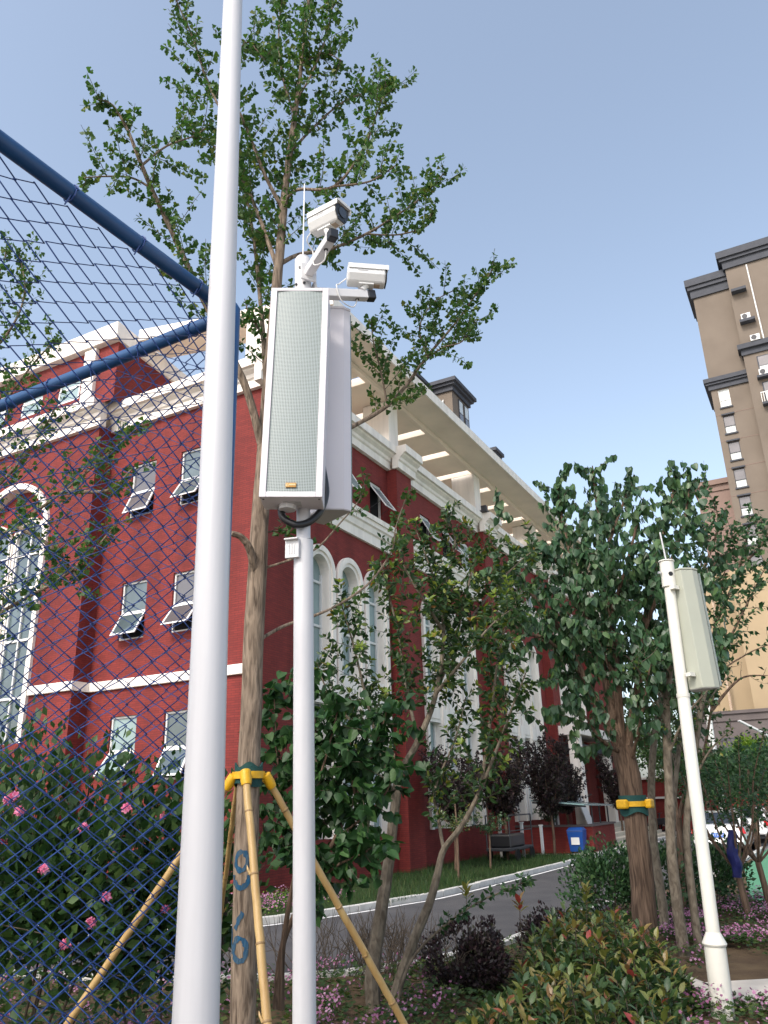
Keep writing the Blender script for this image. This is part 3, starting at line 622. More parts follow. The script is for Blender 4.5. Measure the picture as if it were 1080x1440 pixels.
for a, b in ((7.36, 6.4), (15.6, 6.4), (23.84, 6.4)):
    mb = MB(); mb.box(a, a + .7, b, b + .7, 13.85, 15.945); mb.build("pergola_pillar", "trim", bld, bevel=.02)
mb = MB(); mb.box(15.15, 15.5, -.72, -.40, 14.03, 14.12); mb.box(15.2, 15.45, -.68, -.44, 14.12, 14.34); mb.build("roof_lamp", "dark_metal", bld, bevel=.01)
# entrance in the fourth bay ------------------------------------
mb = MB(); mb.box(25.3, 29.4, 1.98, 2.05, 0, 4.0); mb.build("porch_wall", "brick", bld, uv=True)
for a in (24.1, 29.9):
    mb = MB(); mb.box(a, a + .55, -1.3, -.75, 0, 5.0); mb.box(a - .06, a + .61, -1.36, -.69, 0, .35); mb.build("porch_column", "trim", bld, bevel=.02)
mb = MB(); mb.box(23.9, 30.7, -1.45, -.005, 5.0, 5.45); mb.build("porch_lintel", "trim", bld, bevel=.02)
mb = MB(); mb.box(24.7, 29.85, -1.2, -.01, 4.25, 4.6); mb.build("porch_canopy", "cornice_dark", bld, bevel=.02)
dr = MB()
for a in (25.6, 26.5, 27.4): fbox(dr, Rp, a, a + .09, .05, 3.4, -1.95, -1.8)
fbox(dr, Rp, 25.6, 27.49, 2.5, 2.6, -1.94, -1.81); fbox(dr, Rp, 25.6, 27.49, 3.4, 3.5, -1.95, -1.8)
door = dr.build("entrance_door", "frame_white", bld)
mb = MB().quad(Rp(25.6, .1, -1.9), Rp(27.4, .1, -1.9), Rp(27.4, 3.4, -1.9), Rp(25.6, 3.4, -1.9)); mb.build("pane", "glass", door)
pw = MB(); 
for a in (22.9, 23.55): fbox(pw, Rp, a, a + .1, .7, 3.4, .0, .07)
for z in (.7, 2.1, 3.35): fbox(pw, Rp, 23.0, 23.55, z, z + .08, .0, .065)
sw = pw.build("side_window", "frame_white", bld); MB().quad(Rp(23.0, .78, .02), Rp(23.55, .78, .02), Rp(23.55, 3.35, .02), Rp(23.0, 3.35, .02)).build("pane", "glass", sw)
# red ramp wall, steps, awning: things in front of the entrance
ramp = thing("ramp_parapet", "low red brick parapet wall with pale coping beside the entrance steps", "wall", BC, BROT)
mb = MB(); mb.box(17.6, 21.3, -3.2, -3.0, 0, .98); mb.box(17.6, 17.8, -2.995, -.02, 0, .98); mb.build("wall", "brick", ramp, uv=True)
mb = MB(); mb.box(17.54, 21.36, -3.26, -2.94, .985, 1.06); mb.box(17.54, 17.86, -2.935, -.02, .985, 1.06); mb.build("coping", "podium_grey", ramp)
for x in (18.2, 19.4, 20.8):
    mb = MB(); mb.cyl((x, -3.1, 1.06), (x, -3.1, 1.75), .03, 8); mb.build("rail_post", "dark_metal", ramp)
mb = MB(); mb.box(17.82, 21.3, -2.98, -.3, 0, .8); mb.build("ramp_deck", "stone_step", ramp)
aw = thing("glass_awning", "flat blue-green glass awning over the red parapet wall", "awning", BC, BROT)
mb = MB(); mb.hexa([(16.4, -3.3, 1.78), (21.2, -3.3, 1.70), (21.2, -1.2, 1.90), (16.4, -1.2, 1.98), (16.4, -3.3, 1.83), (21.2, -3.3, 1.75), (21.2, -1.2, 1.95), (16.4, -1.2, 2.03)]); mb.build("panel", "awning", aw)
for x in (16.5, 18.8, 21.0):
    mb = MB(); mb.hexa([(x, -3.34, 1.71), (x + .06, -3.34, 1.71), (x + .06, -1.2, 1.90), (x, -1.2, 1.90), (x, -3.34, 1.77), (x + .06, -3.34, 1.77), (x + .06, -1.2, 1.96), (x, -1.2, 1.96)]); mb.build("bracket", "dark_metal", aw)
mb = MB(); mb.cyl((18.8, -1.3, 1.0), (18.8, -1.3, 1.93), .04, 8); mb.build("support_post", "dark_metal", aw)
stp = thing("entrance_steps", "pale stone steps leading up to the school entrance", "steps", BC, BROT)
for k in range(5):
    mb = MB(); mb.box(21.6, 33.0 - k * .0, -3.4 + .42 * k, -2.98 + .42 * k if k < 4 else -.02, 0.0, .16 * (k + 1)); mb.build("step", "stone_step", stp, bevel=.012)
sh = thing("leaning_boards", "grey boards leaning beside the entrance door", "boards", BC, BROT)
for k in range(4):
    a = 23.2 + .28 * k; mb = MB(); mb.hexa([(a, -1.6, .82), (a + .22, -1.6, .82), (a + .22, -1.54, .82), (a, -1.54, .82), (a - .35, -1.1, 2.6 - .1 * k), (a - .13, -1.1, 2.6 - .1 * k), (a - .13, -1.04, 2.6 - .1 * k), (a - .35, -1.04, 2.6 - .1 * k)]); mb.build("board", "steel_paint", sh)
# low red annex closing the road, with an open white bay
ann = thing("red_annex", "low red brick annex at the end of the road with a white framed opening", "building", BC, BROT)
mb = MB(); facade(mb, lambda u, z, d: Vector((40.2 - d, u, z)), -8.6, -.2, 0, 3.1, [(-3.2, -.8, 0, 1.9, 1.2)], 0, None, flip=True); mb.box(40.25, 43, -8.6, -.2, 0, 3.1); mb.build("wall", "brick", ann, uv=True)
mb = MB(); mb.box(40.0, 43.1, -8.75, -.1, 3.1, 3.22); mb.build("roof", "trim", ann)
mb = MB(); mb.box(40.05, 40.2, -3.3, -.7, 1.9, 2.02); mb.box(40.05, 40.18, -3.32, -3.2, 0, 1.9); mb.build("opening_frame", "frame_white", ann)
MB().box(41.2, 41.24, -3.2, -.8, 0, 1.9).build("dark_recess", "dark_inside", ann)

# ---------------------------------------------------------------- apartment towers
TR = BROT
def tower_local(name, label, T, b0):                        # local x: away from the viewer, local y: to the left
    return thing(name, label, "apartment block", ab(T, b0), TR)
tw = tower_local("apartment_tower", "tall tan apartment tower with dark cornices at the right edge", 60, -8.25)
# local u = b - (-8.25)
def Tp(u, z, d): return Vector((-d, u, z))
mb = MB(); rv_ = MB(); wins = []
for k in range(13): wins.append((-1.58, -.60, 36.95 - 2.77 * k, 38.85 - 2.77 * k, .18))
facade(mb, Tp, -3.42, 0, 0, 49.6, wins, 0, None, flip=True); mb.quad((0, 0, 0), (12, 0, 0), (12, 0, 49.6), (0, 0, 49.6))
mb.build("wall", "stucco_tan", tw)
for i, (u0, u1, z0, z1, _) in enumerate(wins):
    f = MB(); zt = z0 + .75
    for q in ((u0, u0 + .05, z0, z1), (u1 - .05, u1, z0, z1)): fbox(f, Tp, *q, -.17, -.10)
    for z in (z0, zt, z1 - .05): fbox(f, Tp, u0 + .05, u1 - .05, z, z + .05, -.17, -.10)
    w_ = f.build("window", "cornice_dark" if i else "frame_white", tw)
    MB().quad(Tp(u0, z0, -.15), Tp(u1, z0, -.15), Tp(u1, zt, -.15), Tp(u0, zt, -.15)).build("pane", "pale_pane", w_)
    MB().quad(Tp(u0, zt, -.15), Tp(u1, zt, -.15), Tp(u1, z1, -.15), Tp(u0, z1, -.15)).build("pane", "pale_pane" if i == 0 else "dark_pane", w_)
    b_ = MB(); fbox(b_, Tp, u0 - .1, u1 + .1, z0 - .14, z0, 0, .12); b_.build("sill", "cornice_dark", w_)
    if i: b_ = MB(); fbox(b_, Tp, u0 - .1, u1 + .1, z1 + .002, z1 + .14, 0, .16); b_.build("hood", "cornice_dark", w_)
def tcorn(z0, z1, u0, u1, d=0.0, deep=.55, back=6.0):
    q = MB(); h = z1 - z0
    for a, b_, e in ((0, .42, deep * .35), (.425, .62, deep * .7), (.625, 1.0, deep)): fbox(q, Tp, u0 - 0, u1 + e, z0 + h * a, z0 + h * b_, d - back, d + e)
    q.build("cornice", "cornice_dark", tw)
for k in range(14):
    q = MB(); fbox(q, Tp, -3.40, -.02, 36.2 - 2.77 * k, 36.25 - 2.77 * k, -.02, .018); q.build("joint_strip", "stucco_pink", tw)
tcorn(49.5, 51.6, -3.42, 0, 0); tcorn(38.95, 40.1, -3.42, 0, 0, .5)
# right block, a step nearer
mb = MB(); mb.box(-.9, 11, -16, -3.42, 0, 51.3); mb.build("wall", "stucco_tan", tw)
q = MB()
for z0, z1, e in ((51.2, 52.0, .2), (52.0, 52.35, .4), (52.35, 53.1, .6)): fbox(q, Tp, -16, -3.42 + e, z0, z1, -5, .9 + e)
q.build("cornice", "cornice_dark", tw)
q = MB()
for z0, z1, e in ((41.3, 41.9, .15), (41.9, 42.4, .45)): fbox(q, Tp, -16, -3.42 + e * .8, z0, z1, .0, .9 + e)
q.build("cornice", "cornice_dark", tw)
for i in range(11):
    z0 = 39.0 - 2.77 * i; f = MB(); fbox(f, Tp, -5.6, -4.5, z0, z0 + 1.9, .905, .95); w_ = f.build("window", "cornice_dark", tw)
    MB().quad(Tp(-5.5, z0 + .08, .953), Tp(-4.6, z0 + .08, .953), Tp(-4.6, z0 + .8, .953), Tp(-5.5, z0 + .8, .953)).build("pane", "pale_pane", w_)
    MB().quad(Tp(-5.5, z0 + .86, .953), Tp(-4.6, z0 + .86, .953), Tp(-4.6, z0 + 1.82, .953), Tp(-5.5, z0 + 1.82, .953)).build("pane", "dark_pane", w_)
    f = MB(); fbox(f, Tp, -5.9, -4.2, z0 - .55, z0 - .33, .905, 1.55); f.build("balcony_ledge", "cornice_dark", tw)
    if i == 1:
        r_ = MB()
        for u in np.linspace(-5.9, -4.25, 9): fbox(r_, Tp, u, u + .05, z0 - .33, z0 + .65, 1.45, 1.5)
        fbox(r_, Tp, -5.9, -4.2, z0 + .6, z0 + .68, 1.42, 1.53); r_.build("balcony_railing", "frame_white", tw)
for (u, z) in ((-4.9, 48.15), (-5.1, 44.6)):
    f = MB(); fbox(f, Tp, u, u + 1.35, z, z + .28, .905, 1.6); f.build("condenser_ledge", "cornice_dark", tw)
f = MB(); f.cyl(Tp(-5.35, 51.0, 1.0), Tp(-5.45, 42.45, 1.0), .07, 8); f.build("drain_pipe", "frame_white", tw)
f = MB(); f.cyl(Tp(3.1, 20, .08), Tp(3.1, 8.7, .08), .12, 8); f.build("drain_pipe", "rust", tw)
def condenser(u, z, lab):
    a = thing("air_conditioner", lab, "air conditioner", tw.matrix_basis @ Tp(u, z, 1.25), TR, "outdoor air conditioners on the tan tower")
    MB().box(-.2, .2, -.42, .42, 0, .62).build("casing", "frame_white", a, bevel=.03)
    m = MB(); m.cyl((-.205, .1, .31), (-.225, .1, .31), .25, 16); m.build("fan_grille", "dark_metal", a)
    return a
tw.matrix_basis = Matrix.Translation(tw.location) @ Matrix.Rotation(TR, 4, 'Z')
condenser(-4.35, 44.885, "white air conditioner alone on the small ledge beside the white drain pipe")
condenser(-4.75, 42.41, "white air conditioner standing on the tan tower's middle cornice")
condenser(-4.85, 38.675, "white air conditioner under the tan tower's middle cornice, by the topmost balcony window")
condenser(-5.45, 33.135, "white air conditioner on the ledge below the tan tower's railed balcony")
# lower wings
wg = tower_local("apartment_wing", "lower yellow and pinkish apartment wing beside the tan tower", 62, -8.2)
MB().box(0, 10, .02, 2.98, 20.8, 29.4).build("upper_wall", "stucco_pink", wg)
q = MB()
for z0, z1, e in ((29.4, 30.0, .12), (30.0, 30.5, .35)): fbox(q, Tp, -.0, 3.0 + e, z0, z1, -6, e)
q.build("roof_edge", "stucco_pink", wg)
MB().box(-1.0, 10, .02, 4.0, 0, 20.8).build("lower_wall", "stucco_yellow", wg)
q = MB(); fbox(q, Tp, .02, 4.1, 20.8, 21.1, -.05, 1.15); q.build("ledge", "stucco_yellow", wg)
for k in range(5):
    z0 = 9.6 + 2.3 * k; f = MB(); fbox(f, Tp, 4.05, 4.9, z0, z0 + 1.7, .6, .7); w_ = f.build("window", "cornice_dark", wg)
    MB().quad(Tp(4.12, z0 + .1, .704), Tp(4.83, z0 + .1, .704), Tp(4.83, z0 + 1.6, .704), Tp(4.12, z0 + 1.6, .704)).build("pane", "glass_teal", w_)
MB().box(-.55, 8, 4.0, 5.2, 0, 21.5).build("stair_wall", "stucco_yellow", wg)
fy = thing("yellow_block", "yellow stucco lower block behind the street trees at the right edge", "apartment block", ab(57.8, -8.0), TR)
MB().box(0, 1.0, -16, .9, 0, 20.5).build("wall", "stucco_yellow", fy)
for k in range(2):
    f = MB(); fbox(f, Tp, -3.2, -2.0, 12.2 + 3.4 * k, 14.2 + 3.4 * k, .0, .06); w_ = f.build("window", "cornice_dark", fy)
    MB().quad(Tp(-3.1, 12.3 + 3.4 * k, .064), Tp(-2.1, 12.3 + 3.4 * k, .064), Tp(-2.1, 14.1 + 3.4 * k, .064), Tp(-3.1, 14.1 + 3.4 * k, .064)).build("pane", "dark_pane", w_)
pod = thing("podium_wall", "long grey podium wall with one dark window behind the trees", "wall", ab(55.5, -3.2), TR)
q = MB(); fbox(q, Tp, -22, 1.0, 0, 7.6, -2, 0); q.build("wall", "podium_grey", pod)
q = MB(); fbox(q, Tp, -22, 1.05, 7.6, 7.75, -2, .12); fbox(q, Tp, -22, 1.08, 8.15, 8.4, -2, .2); fbox(q, Tp, -22, 1.0, 7.75, 8.15, -2, .05); q.build("coping", "podium_grey", pod)
f = MB(); fbox(f, Tp, -2.6, -1.2, 4.4, 6.3, .0, .05); w_ = f.build("window", "cornice_dark", pod)
for u in (-2.5, -1.87): MB().quad(Tp(u, 4.5, .054), Tp(u + .56, 4.5, .054), Tp(u + .56, 6.2, .054), Tp(u, 6.2, .054)).build("pane", "dark_pane", w_)
# two towers that show over the pergola
def far_tower(px, py, Y, wd, dp, lab):
    """(px, py) shows the near corner of the roof edge; the body runs dp away from the viewer and wd to the left"""
    p = at(px, py, Y); t = thing("distant_tower", lab, "apartment block", (p.x, p.y, 0), TR, "distant towers over the pergola"); z = p.z
    MB().box(1, dp, 1, wd, 0, z - 1.5).build("wall", "stucco_tan", t)
    q = MB(); q.box(.75, dp + .25, .75, wd + .25, z - 1.5, z - .85); q.box(.4, dp + .6, .4, wd + .6, z - .848, z - .5); q.box(.1, dp + .9, .1, wd + .9, z - .498, z); q.build("cornice", "cornice_dark", t)
    for k in range(4):
        for a in (1 + dp * .30, 1 + dp * .58):
            w2 = dp * .2
            f = MB(); f.box(a, a + w2, .92, .998, z - 5.5 - 4.4 * k, z - 1.8 - 4.4 * k); w_ = f.build("window", "cornice_dark", t)
            MB().box(a + .12, a + w2 - .12, .88, .915, z - 5.3 - 4.4 * k, z - 3.8 - 4.4 * k).build("pane", "dark_pane", w_)
            MB().box(a + .12, a + w2 - .12, .88, .915, z - 3.65 - 4.4 * k, z - 2.0 - 4.4 * k).build("pane", "pale_pane", w_)
    f = MB(); f.tube([(.8, 2.2, z - 2.6), (.8, 2.4, z - 4.0), (.8, 2.4, z - 9)], .12, 6); f.build("drain_pipe", "frame_white", t)
    return t
far_tower(640, 527, 88, 6.0, 6.4, "distant tan tower with dark cornice and tall windows rising over the pergola")
far_tower(586, 520, 86, 5, 5.4, "distant tower showing only its dark cornice over the pergola, left of the tan one")
far_tower(698, 627, 105, 3.5, 2.6, "farthest small dark roofed tower peeping over the pergola's right end")

# ---------------------------------------------------------------- cars
def car(name, lab, loc, rz, paint, plate=True):
    c = thing(name, lab, "car", loc, rz, "cars on the school road")       # local +x is the car's front, rear faces -x
    hw = .89
    # body by cross sections along x: (x, z_low, z_belt, half width low, half width belt)
    S = [(-2.28, .42, .78, .70, .66), (-2.22, .30, .96, .84, .76), (-1.95, .24, 1.02, .89, .83), (-1.2, .22, .98, .90, .86), (0, .22, .95, .90, .87), (1.1, .22, .93, .90, .85), (1.9, .24, .82, .88, .78), (2.2, .30, .70, .80, .68), (2.28, .40, .60, .66, .6)]
    mb = MB(); R = []
    for x, zl, zb, wl, wb in S:
        zm = zl + (zb - zl) * .55; R.append([(x, -wl * .92, zl), (x, -wl, zl + .1), (x, -wl * 1.0, zm), (x, -wb, zb - .05), (x, -wb * .9, zb), (x, 0, zb + .025), (x, wb * .9, zb), (x, wb, zb - .05), (x, wl, zm), (x, wl, zl + .1), (x, wl * .92, zl)])
    n = len(R[0])
    for r in R: mb.v += r
    for i in range(len(R) - 1):
        for j in range(n - 1): p = i * n + j; mb.f.append((p, p + n, p + n + 1, p + 1))
        mb.f.append((i * n + n - 1, (i + 1) * n + n - 1, (i + 1) * n, i * n))
    mb.f.append(tuple(range(n))); mb.f.append(tuple(range((len(R) - 1) * n + n - 1, (len(R) - 1) * n - 1, -1)))
    mb.build("body", paint, c, smooth=True)
    mb = MB()                                            # roof on pillars
    A = [(-1.72, .97, .78), (-1.0, 1.40, .62), (-.3, 1.46, .60), (.35, 1.40, .60), (1.15, .94, .78)]
    for (x0, z0, w0), (x1, z1, w1) in zip(A[1:3], A[2:4]): mb.quad((x0, -w0, z0), (x1, -w1, z1), (x1, w1, z1), (x0, w0, z0))
    for sgn in (-1, 1):
        for (x0, z0, w0), (x1, z1, w1) in ((A[0], A[1]), (A[4], A[3])):
            mb.obox(((x0 + x1) / 2, sgn * (w0 + w1) / 2, (z0 + z1) / 2 + .01), (x1 - x0, sgn * (w1 - w0), z1 - z0), (0, 1, 0), (-(z1 - z0), 0, x1 - x0), .40, .04, .02)
    mb.build("roof", paint, c, smooth=True)
    mb = MB()
    for (x0, z0, w0), (x1, z1, w1) in ((A[0], A[1]), (A[3], A[4])): mb.quad((x0, w0 - .03, z0 - .01), (x0, -w0 + .03, z0 - .01), (x1, -w1 + .03, z1 - .012), (x1, w1 - .03, z1 - .012))
    for sgn in (-1, 1): mb.ngon([(x, sgn * (w - .015), z - .015) for x, z, w in A])
    mb.build("window_glass", "car_glass", c)
    for sgn in (-1, 1):
        MB().hexa([(-2.262, sgn * .80 - .1, .70), (-2.19, sgn * .80 + .06 * sgn - .1, .70), (-2.0, sgn * .84 + .1 * sgn, .72), (-2.2, sgn * .46, .72), (-2.25, sgn * .76 - .1, .92), (-2.19, sgn * .78 - .1, .92), (-1.98, sgn * .80 + .06 * sgn, .93), (-2.19, sgn * .46, .93)]).build("tail_light", "tail_red", c, bevel=.015)
    MB().box(-2.33, -2.2, -.82, .82, .36, .50).build("bumper", paint, c, bevel=.04)
    MB().box(-2.3, -2.1, -.70, .70, .26, .355).build("lower_trim", "black_plastic", c)
    if plate:
        p = MB().box(-2.315, -2.29, -.22, .22, .60, .74).build("licence_plate", "plate_blue", c)
        q = MB()
        for k, w in enumerate((.04, .035, .04, .04, .04, .04, .04)):          # blurred characters: bare white strokes
            y = .185 - k * .06 - (.012 if k > 1 else 0); q.box(-2.319, -2.3155, y - .016, y - .008, .63, .71); q.box(-2.319, -2.3155, y + .010, y + .018, .63, .71); q.box(-2.3185, -2.3155, y - .008, y + .010, .665 if k % 2 else .70, .678 if k % 2 else .71)
        q.build("plate_characters", "paper", p)
    for x in (-1.4, 1.4):
        for sgn in (-1, 1):
            w = MB().cyl((x, sgn * .72, .31), (x, sgn * .91, .31), .31, 20).build("wheel", "tyre", c, smooth=True)
            MB().cyl((x, sgn * .905, .31), (x, sgn * .922, .31), .2, 14).build("rim", "rim", w, smooth=True)
    return c
car("parked_car", "white saloon car with a blue number plate parked behind the slim trees", ab(18.85, -7.95), BROT, "car_white")
car("parked_car", "red car half out of the frame at the right edge beside the court", ab(37.2, -8.3), BROT, "car_red")
car("parked_car", "pale car beyond the white saloon, mostly hidden by leaves", ab(26.4, -8.2), BROT, "car_white", False)

# ---------------------------------------------------------------- small things along the wall
bn = thing("dustbin", "blue wheeled dustbin with a white label beside the red parapet", "bin", ab(17.05, -2.72), BROT)
MB().hexa([(-.24, -.26, .1), (.24, -.26, .1), (.24, .26, .1), (-.24, .26, .1), (-.3, -.32, .85), (.3, -.32, .85), (.3, .32, .85), (-.3, .32, .85)]).build("body", "bin_blue", bn, bevel=.03)
MB().hexa([(-.33, -.34, .855), (.33, -.34, .855), (.33, .34, .855), (-.33, .34, .855), (-.2, -.25, .98), (.2, -.25, .98), (.2, .25, .98), (-.2, .25, .98)]).build("lid", "bin_blue", bn, bevel=.03)
MB().box(-.305, -.285, -.16, .16, .36, .62).build("label_sheet", "paper", bn)
for sgn in (-1, 1): MB().cyl((.2, sgn * .27, .1), (.2, sgn * .31, .1), .1, 12).build("wheel", "tyre", bn)
def white_post(px, py, top, lab):
    p = onz(px, py, .09); t = thing("white_post", lab, "post", (p.x, p.y, 0), BROT, "white posts in the lawn")
    MB().box(-.05, .05, -.05, .05, .05, top).build("post", "frame_white", t, bevel=.01); MB().box(-.07, .07, -.07, .07, top + .001, top + .04).build("cap", "frame_white", t)
white_post(706, 1207, 1.6, "tallest white post standing at the end of the dark low cart")
white_post(737, 1206, 1.25, "middle white post between the dark cart and the sapling")
white_post(764, 1202, 1.1, "short white post farthest along the lawn towards the bin")
ct = thing("handcart", "dark low handcart with a frame parked on the lawn beside a white post", "cart", ab(13.0, -1.55), BROT)
MB().box(-1.5, .9, -.45, .45, .42, .52).build("deck", "dark_metal", ct, bevel=.02)
fr = MB()
for x in (-1.45, .85):
    for y in (-.42, .42): fr.cyl((x, y, .52), (x, y, 1.55), .025, 6)
for y in (-.42, .42): fr.cyl((-1.45, y, 1.55), (.85, y, 1.55), .025, 6); fr.cyl((-1.45, y, 1.05), (.85, y, 1.05), .02, 6)
fr.build("frame", "dark_metal", ct)
MB().box(-1.3, .2, -.38, .38, .525, .95).build("load", "black_plastic", ct, bevel=.06)
for x in (-1.0, .5):
    for y in (-.5, .5): MB().cyl((x, y - .03, .27), (x, y + .03, .27), .21, 14).build("wheel", "tyre", ct)
for i, (a, b) in enumerate(((39.6, -1.3), (39.6, -2.1))):
    s_ = thing("scooter", ["dark electric scooter parked in the annex opening, nearer the steps", "electric scooter with pale cover parked in the annex opening beside the white post"][i], "scooter", ab(a, b), BROT + 1.3, "scooters in the annex opening")
    for x in (-.55, .6): MB().tube([Vector((x + .25 * math.cos(t * .5236), 0, .25 + .25 * math.sin(t * .5236))) for t in range(13)], .05, 6).build("wheel", "tyre", s_)
    MB().hexa([(-.8, -.14, .4), (.3, -.12, .28), (.3, .12, .28), (-.8, .14, .4), (-.85, -.12, .78), (0, -.12, .72), (0, .12, .72), (-.85, .12, .78)]).build("body", "dark_metal" if i == 0 else "cloth_white", s_, bevel=.05)
    MB().tube([(.62, 0, .3), (.45, 0, .75), (.38, 0, 1.05)], .05, 8).build("fork", "dark_metal", s_)
    MB().tube([(.36, -.32, 1.05), (.4, 0, 1.03), (.36, .32, 1.05)], .02, 6).build("handlebar", "dark_metal", s_)
# far street lamps
def pole_thing(name, lab, pts, rads, m, cat="pole", n=14):
    t = thing(name, lab, cat, (pts[0].x, pts[0].y, 0)); o = MB().tube(pts, rads, n).build("shaft", m, None, smooth=True); return t, world_part(o, t)
p = onz(1005, 1070, 4.6); p = at(1002, 1052, 38); q = at(987, 930, 38)
t, _ = pole_thing("flagpole", "slim white pole far behind the cream pole in front of the grey podium", [Vector((p.x, p.y, 0)), p, q], [.16, .15, .12], "frame_white", n=10)
w = MB().tube([p - Vector((0, 0, .1)), p + Vector((0, 0, .1))], .19, 10).build("collar", "steel_paint", None); world_part(w, t)
pa = [at(x, y, 26) for x, y in ((1112, 1180), (1106, 1075), (1094, 1048), (1078, 1033), (1056, 1022))]; pa = [Vector((pa[0].x, pa[0].y, 0))] + pa
t, _ = pole_thing("street_lamp", "white curved street lamp arm reaching in at the right edge before the podium", [v for v in pa], [.07, .06, .05, .045, .04, .03], "pole_white", "street lamp", 8)
ax_ = (pa[-1] - pa[-2]).normalized(); hd = MB().obox(pa[-1] + ax_ * .1, ax_, ax_.cross(Vector((0, 0, 1))), ax_.cross(Vector((0, 0, 1))).cross(ax_), .30, .07, .025).build("lamp_head", "pole_white", None); world_part(hd, t)

# ---------------------------------------------------------------- foreground pole, chain-link fence
pb, pt = at(275, 1440, 2.6), at(327.5, 0, 2.6); dv = (pt - pb) / (pt.z - pb.z)
def fp(z): return pb + dv * (z - pb.z)
zz = [-.02, .3, 1.44, 2.3, 3.4, 4.5, 5.5, 7.0, 8.5]; rr = [.076, .0735, .066, .0605, .0545, .0483, .0425, .034, .026]
lp = thing("lamp_pole", "thick white tapered pole in front of the blue fence, running out of the top", "pole", (fp(0).x, fp(0).y, 0))
world_part(MB().tube([fp(z) for z in zz], rr, 40).build("shaft", "pole_white", None, smooth=True), lp)
world_part(MB().cyl(fp(-.02), fp(.03), .14, 24).build("base_plate", "pole_white", None, smooth=True), lp)
for k in range(4):
    a = k * math.pi / 2 + .6; c = fp(.03) + Vector((math.cos(a) * .11, math.sin(a) * .11, 0)); world_part(MB().cyl(c, c + Vector((0, 0, .035)), .012, 6).build("bolt", "steel_paint", None), lp)
FC = Vector((-.626, 2.91, 0)); HF = 4.0
dA = (Vector((-1.19, 1.92, 0)) - FC).normalized(); dB = (Vector((-1.97, 3.67, 0)) - FC).normalized()
def chainlink(o, d, L, z0, z1, p=.066, hp=.078, r=.0032):
    """woven zigzag wires, each crossing its neighbours over and under; returned as one mesh"""
    nrm = np.array(Vector((-d.y, d.x, 0))); dd = np.array(d); nw = int(L / p); ns = int((z1 - z0) / (hp / 2)); V = []; F = []; off = 0
    ring = [(math.cos(t), math.sin(t)) for t in (0.0, 2.09, 4.19)]
    for i in range(nw):
        k = np.arange(ns + 1); zig = ((k + i) % 2); u = i * p + np.where(zig == 0, 0.0, p) * 1.0 + npr.normal(0, .0012, ns + 1)
        u = u + np.where(zig == 0, -.003, .003); z = z0 + k * hp / 2 + npr.normal(0, .001, ns + 1); w = np.where(zig == 0, -1, 1) * .0022 + .003 * np.sin(i * 1.7)
        sag = .012 * np.sin(z * 2.1 + i * .21) * np.sin(u * 2.3)
        C = np.array(o)[None] + dd[None] * u[:, None] + np.array([0, 0, 1.0])[None] * z[:, None] + nrm[None] * (w + sag)[:, None]
        C[:, 2] += 0
        for c, s in ring: V.append(C + nrm[None] * (c * r) + (dd * 1.2)[None] * (s * r))
        m = ns + 1
        for a in range(3):
            b = (a + 1) % 3; q = np.stack([off + a * m + np.arange(ns), off + b * m + np.arange(ns), off + b * m + np.arange(ns) + 1, off + a * m + np.arange(ns) + 1], 1); F.append(q)
        off += 3 * m
    return np.concatenate(V), np.concatenate(F)
def fence(lab, d, L, withpost):
    f = thing("chain_link_fence", lab, "fence", FC)
    V, F = chainlink(FC + d * .05, d, L - .05, .05, HF - .02)
    o = np_mesh("wire_mesh", V, F, "blue_wire", None, True); world_part(o, f)
    for z, nm in ((HF, "top_rail"), (.08, "bottom_rail")):
        world_part(MB().tube([FC + d * .03 + Vector((0, 0, z)), FC + d * L + Vector((0, 0, z))], .030 if z > 1 else .024, 18).build(nm, "blue_paint", None, smooth=True), f)
    if withpost: world_part(MB().tube([FC + Vector((0, 0, -.03)), FC + Vector((0, 0, HF + .02)), FC + Vector((0, 0, HF + .045))], [.034, .034, .02], 18).build("corner_post", "blue_paint", None, smooth=True), f)
    e = FC + d * L; world_part(MB().tube([e + Vector((0, 0, -.03)), e + Vector((0, 0, HF + .02))], .038, 14).build("post", "blue_paint", None, smooth=True), f)
    k = .22
    while k < L:                                   # wire ties that lash the mesh to the rail
        c = FC + d * k + Vector((0, 0, HF)); tt = MB()
        tt.tube([c + Vector((0, 0, math.sin(a) * .034)) + Vector((-d.y, d.x, 0)) * (math.cos(a) * .034) + d * (.006 * a / 6.3) for a in np.linspace(0, 6.6, 14)] + [c + Vector((0, 0, -.06)) + d * .02], .0028, 5)
        world_part(tt.build("wire_tie", "blue_wire", None), f); k += .31
    return f
fence("near blue chain-link fence whose thick top rail slopes down to the white pole", dA, 2.9, True)
fence("farther blue chain-link fence whose rail rises towards the white pole, behind the near mesh", dB, 4.2, False)

# ---------------------------------------------------------------- speaker mast with two column speakers and two cameras
S0, S1 = at(428, 1440, 4.3), at(426, 363, 4.3); dv2 = (S1 - S0) / (S1.z - S0.z)
def sp(z): return S0 + dv2 * (z - S0.z)
mast = thing("speaker_mast", "white round mast carrying two column speakers and two cameras", "pole", (sp(0).x, sp(0).y, 0))
world_part(MB().tube([sp(-.02), sp(.9), sp(3.42)], [.057, .056, .055], 32).build("lower_tube", "pole_white", None, smooth=True), mast)
world_part(MB().tube([sp(3.42), sp(3.44), sp(5.33), sp(5.36), sp(5.362)], [.052, .040, .040, .044, .02], 28).build("upper_tube", "pole_white", None, smooth=True), mast)
world_part(MB().tube([sp(5.06), sp(5.07), sp(5.34), sp(5.345)], [.050, .053, .053, .050], 28).build("mounting_sleeve", "steel_paint", None, smooth=True), mast)
fl = MB().cyl(sp(5.02), sp(5.045), .075, 28).build("flange", "steel_paint", None, smooth=True); world_part(fl, mast)
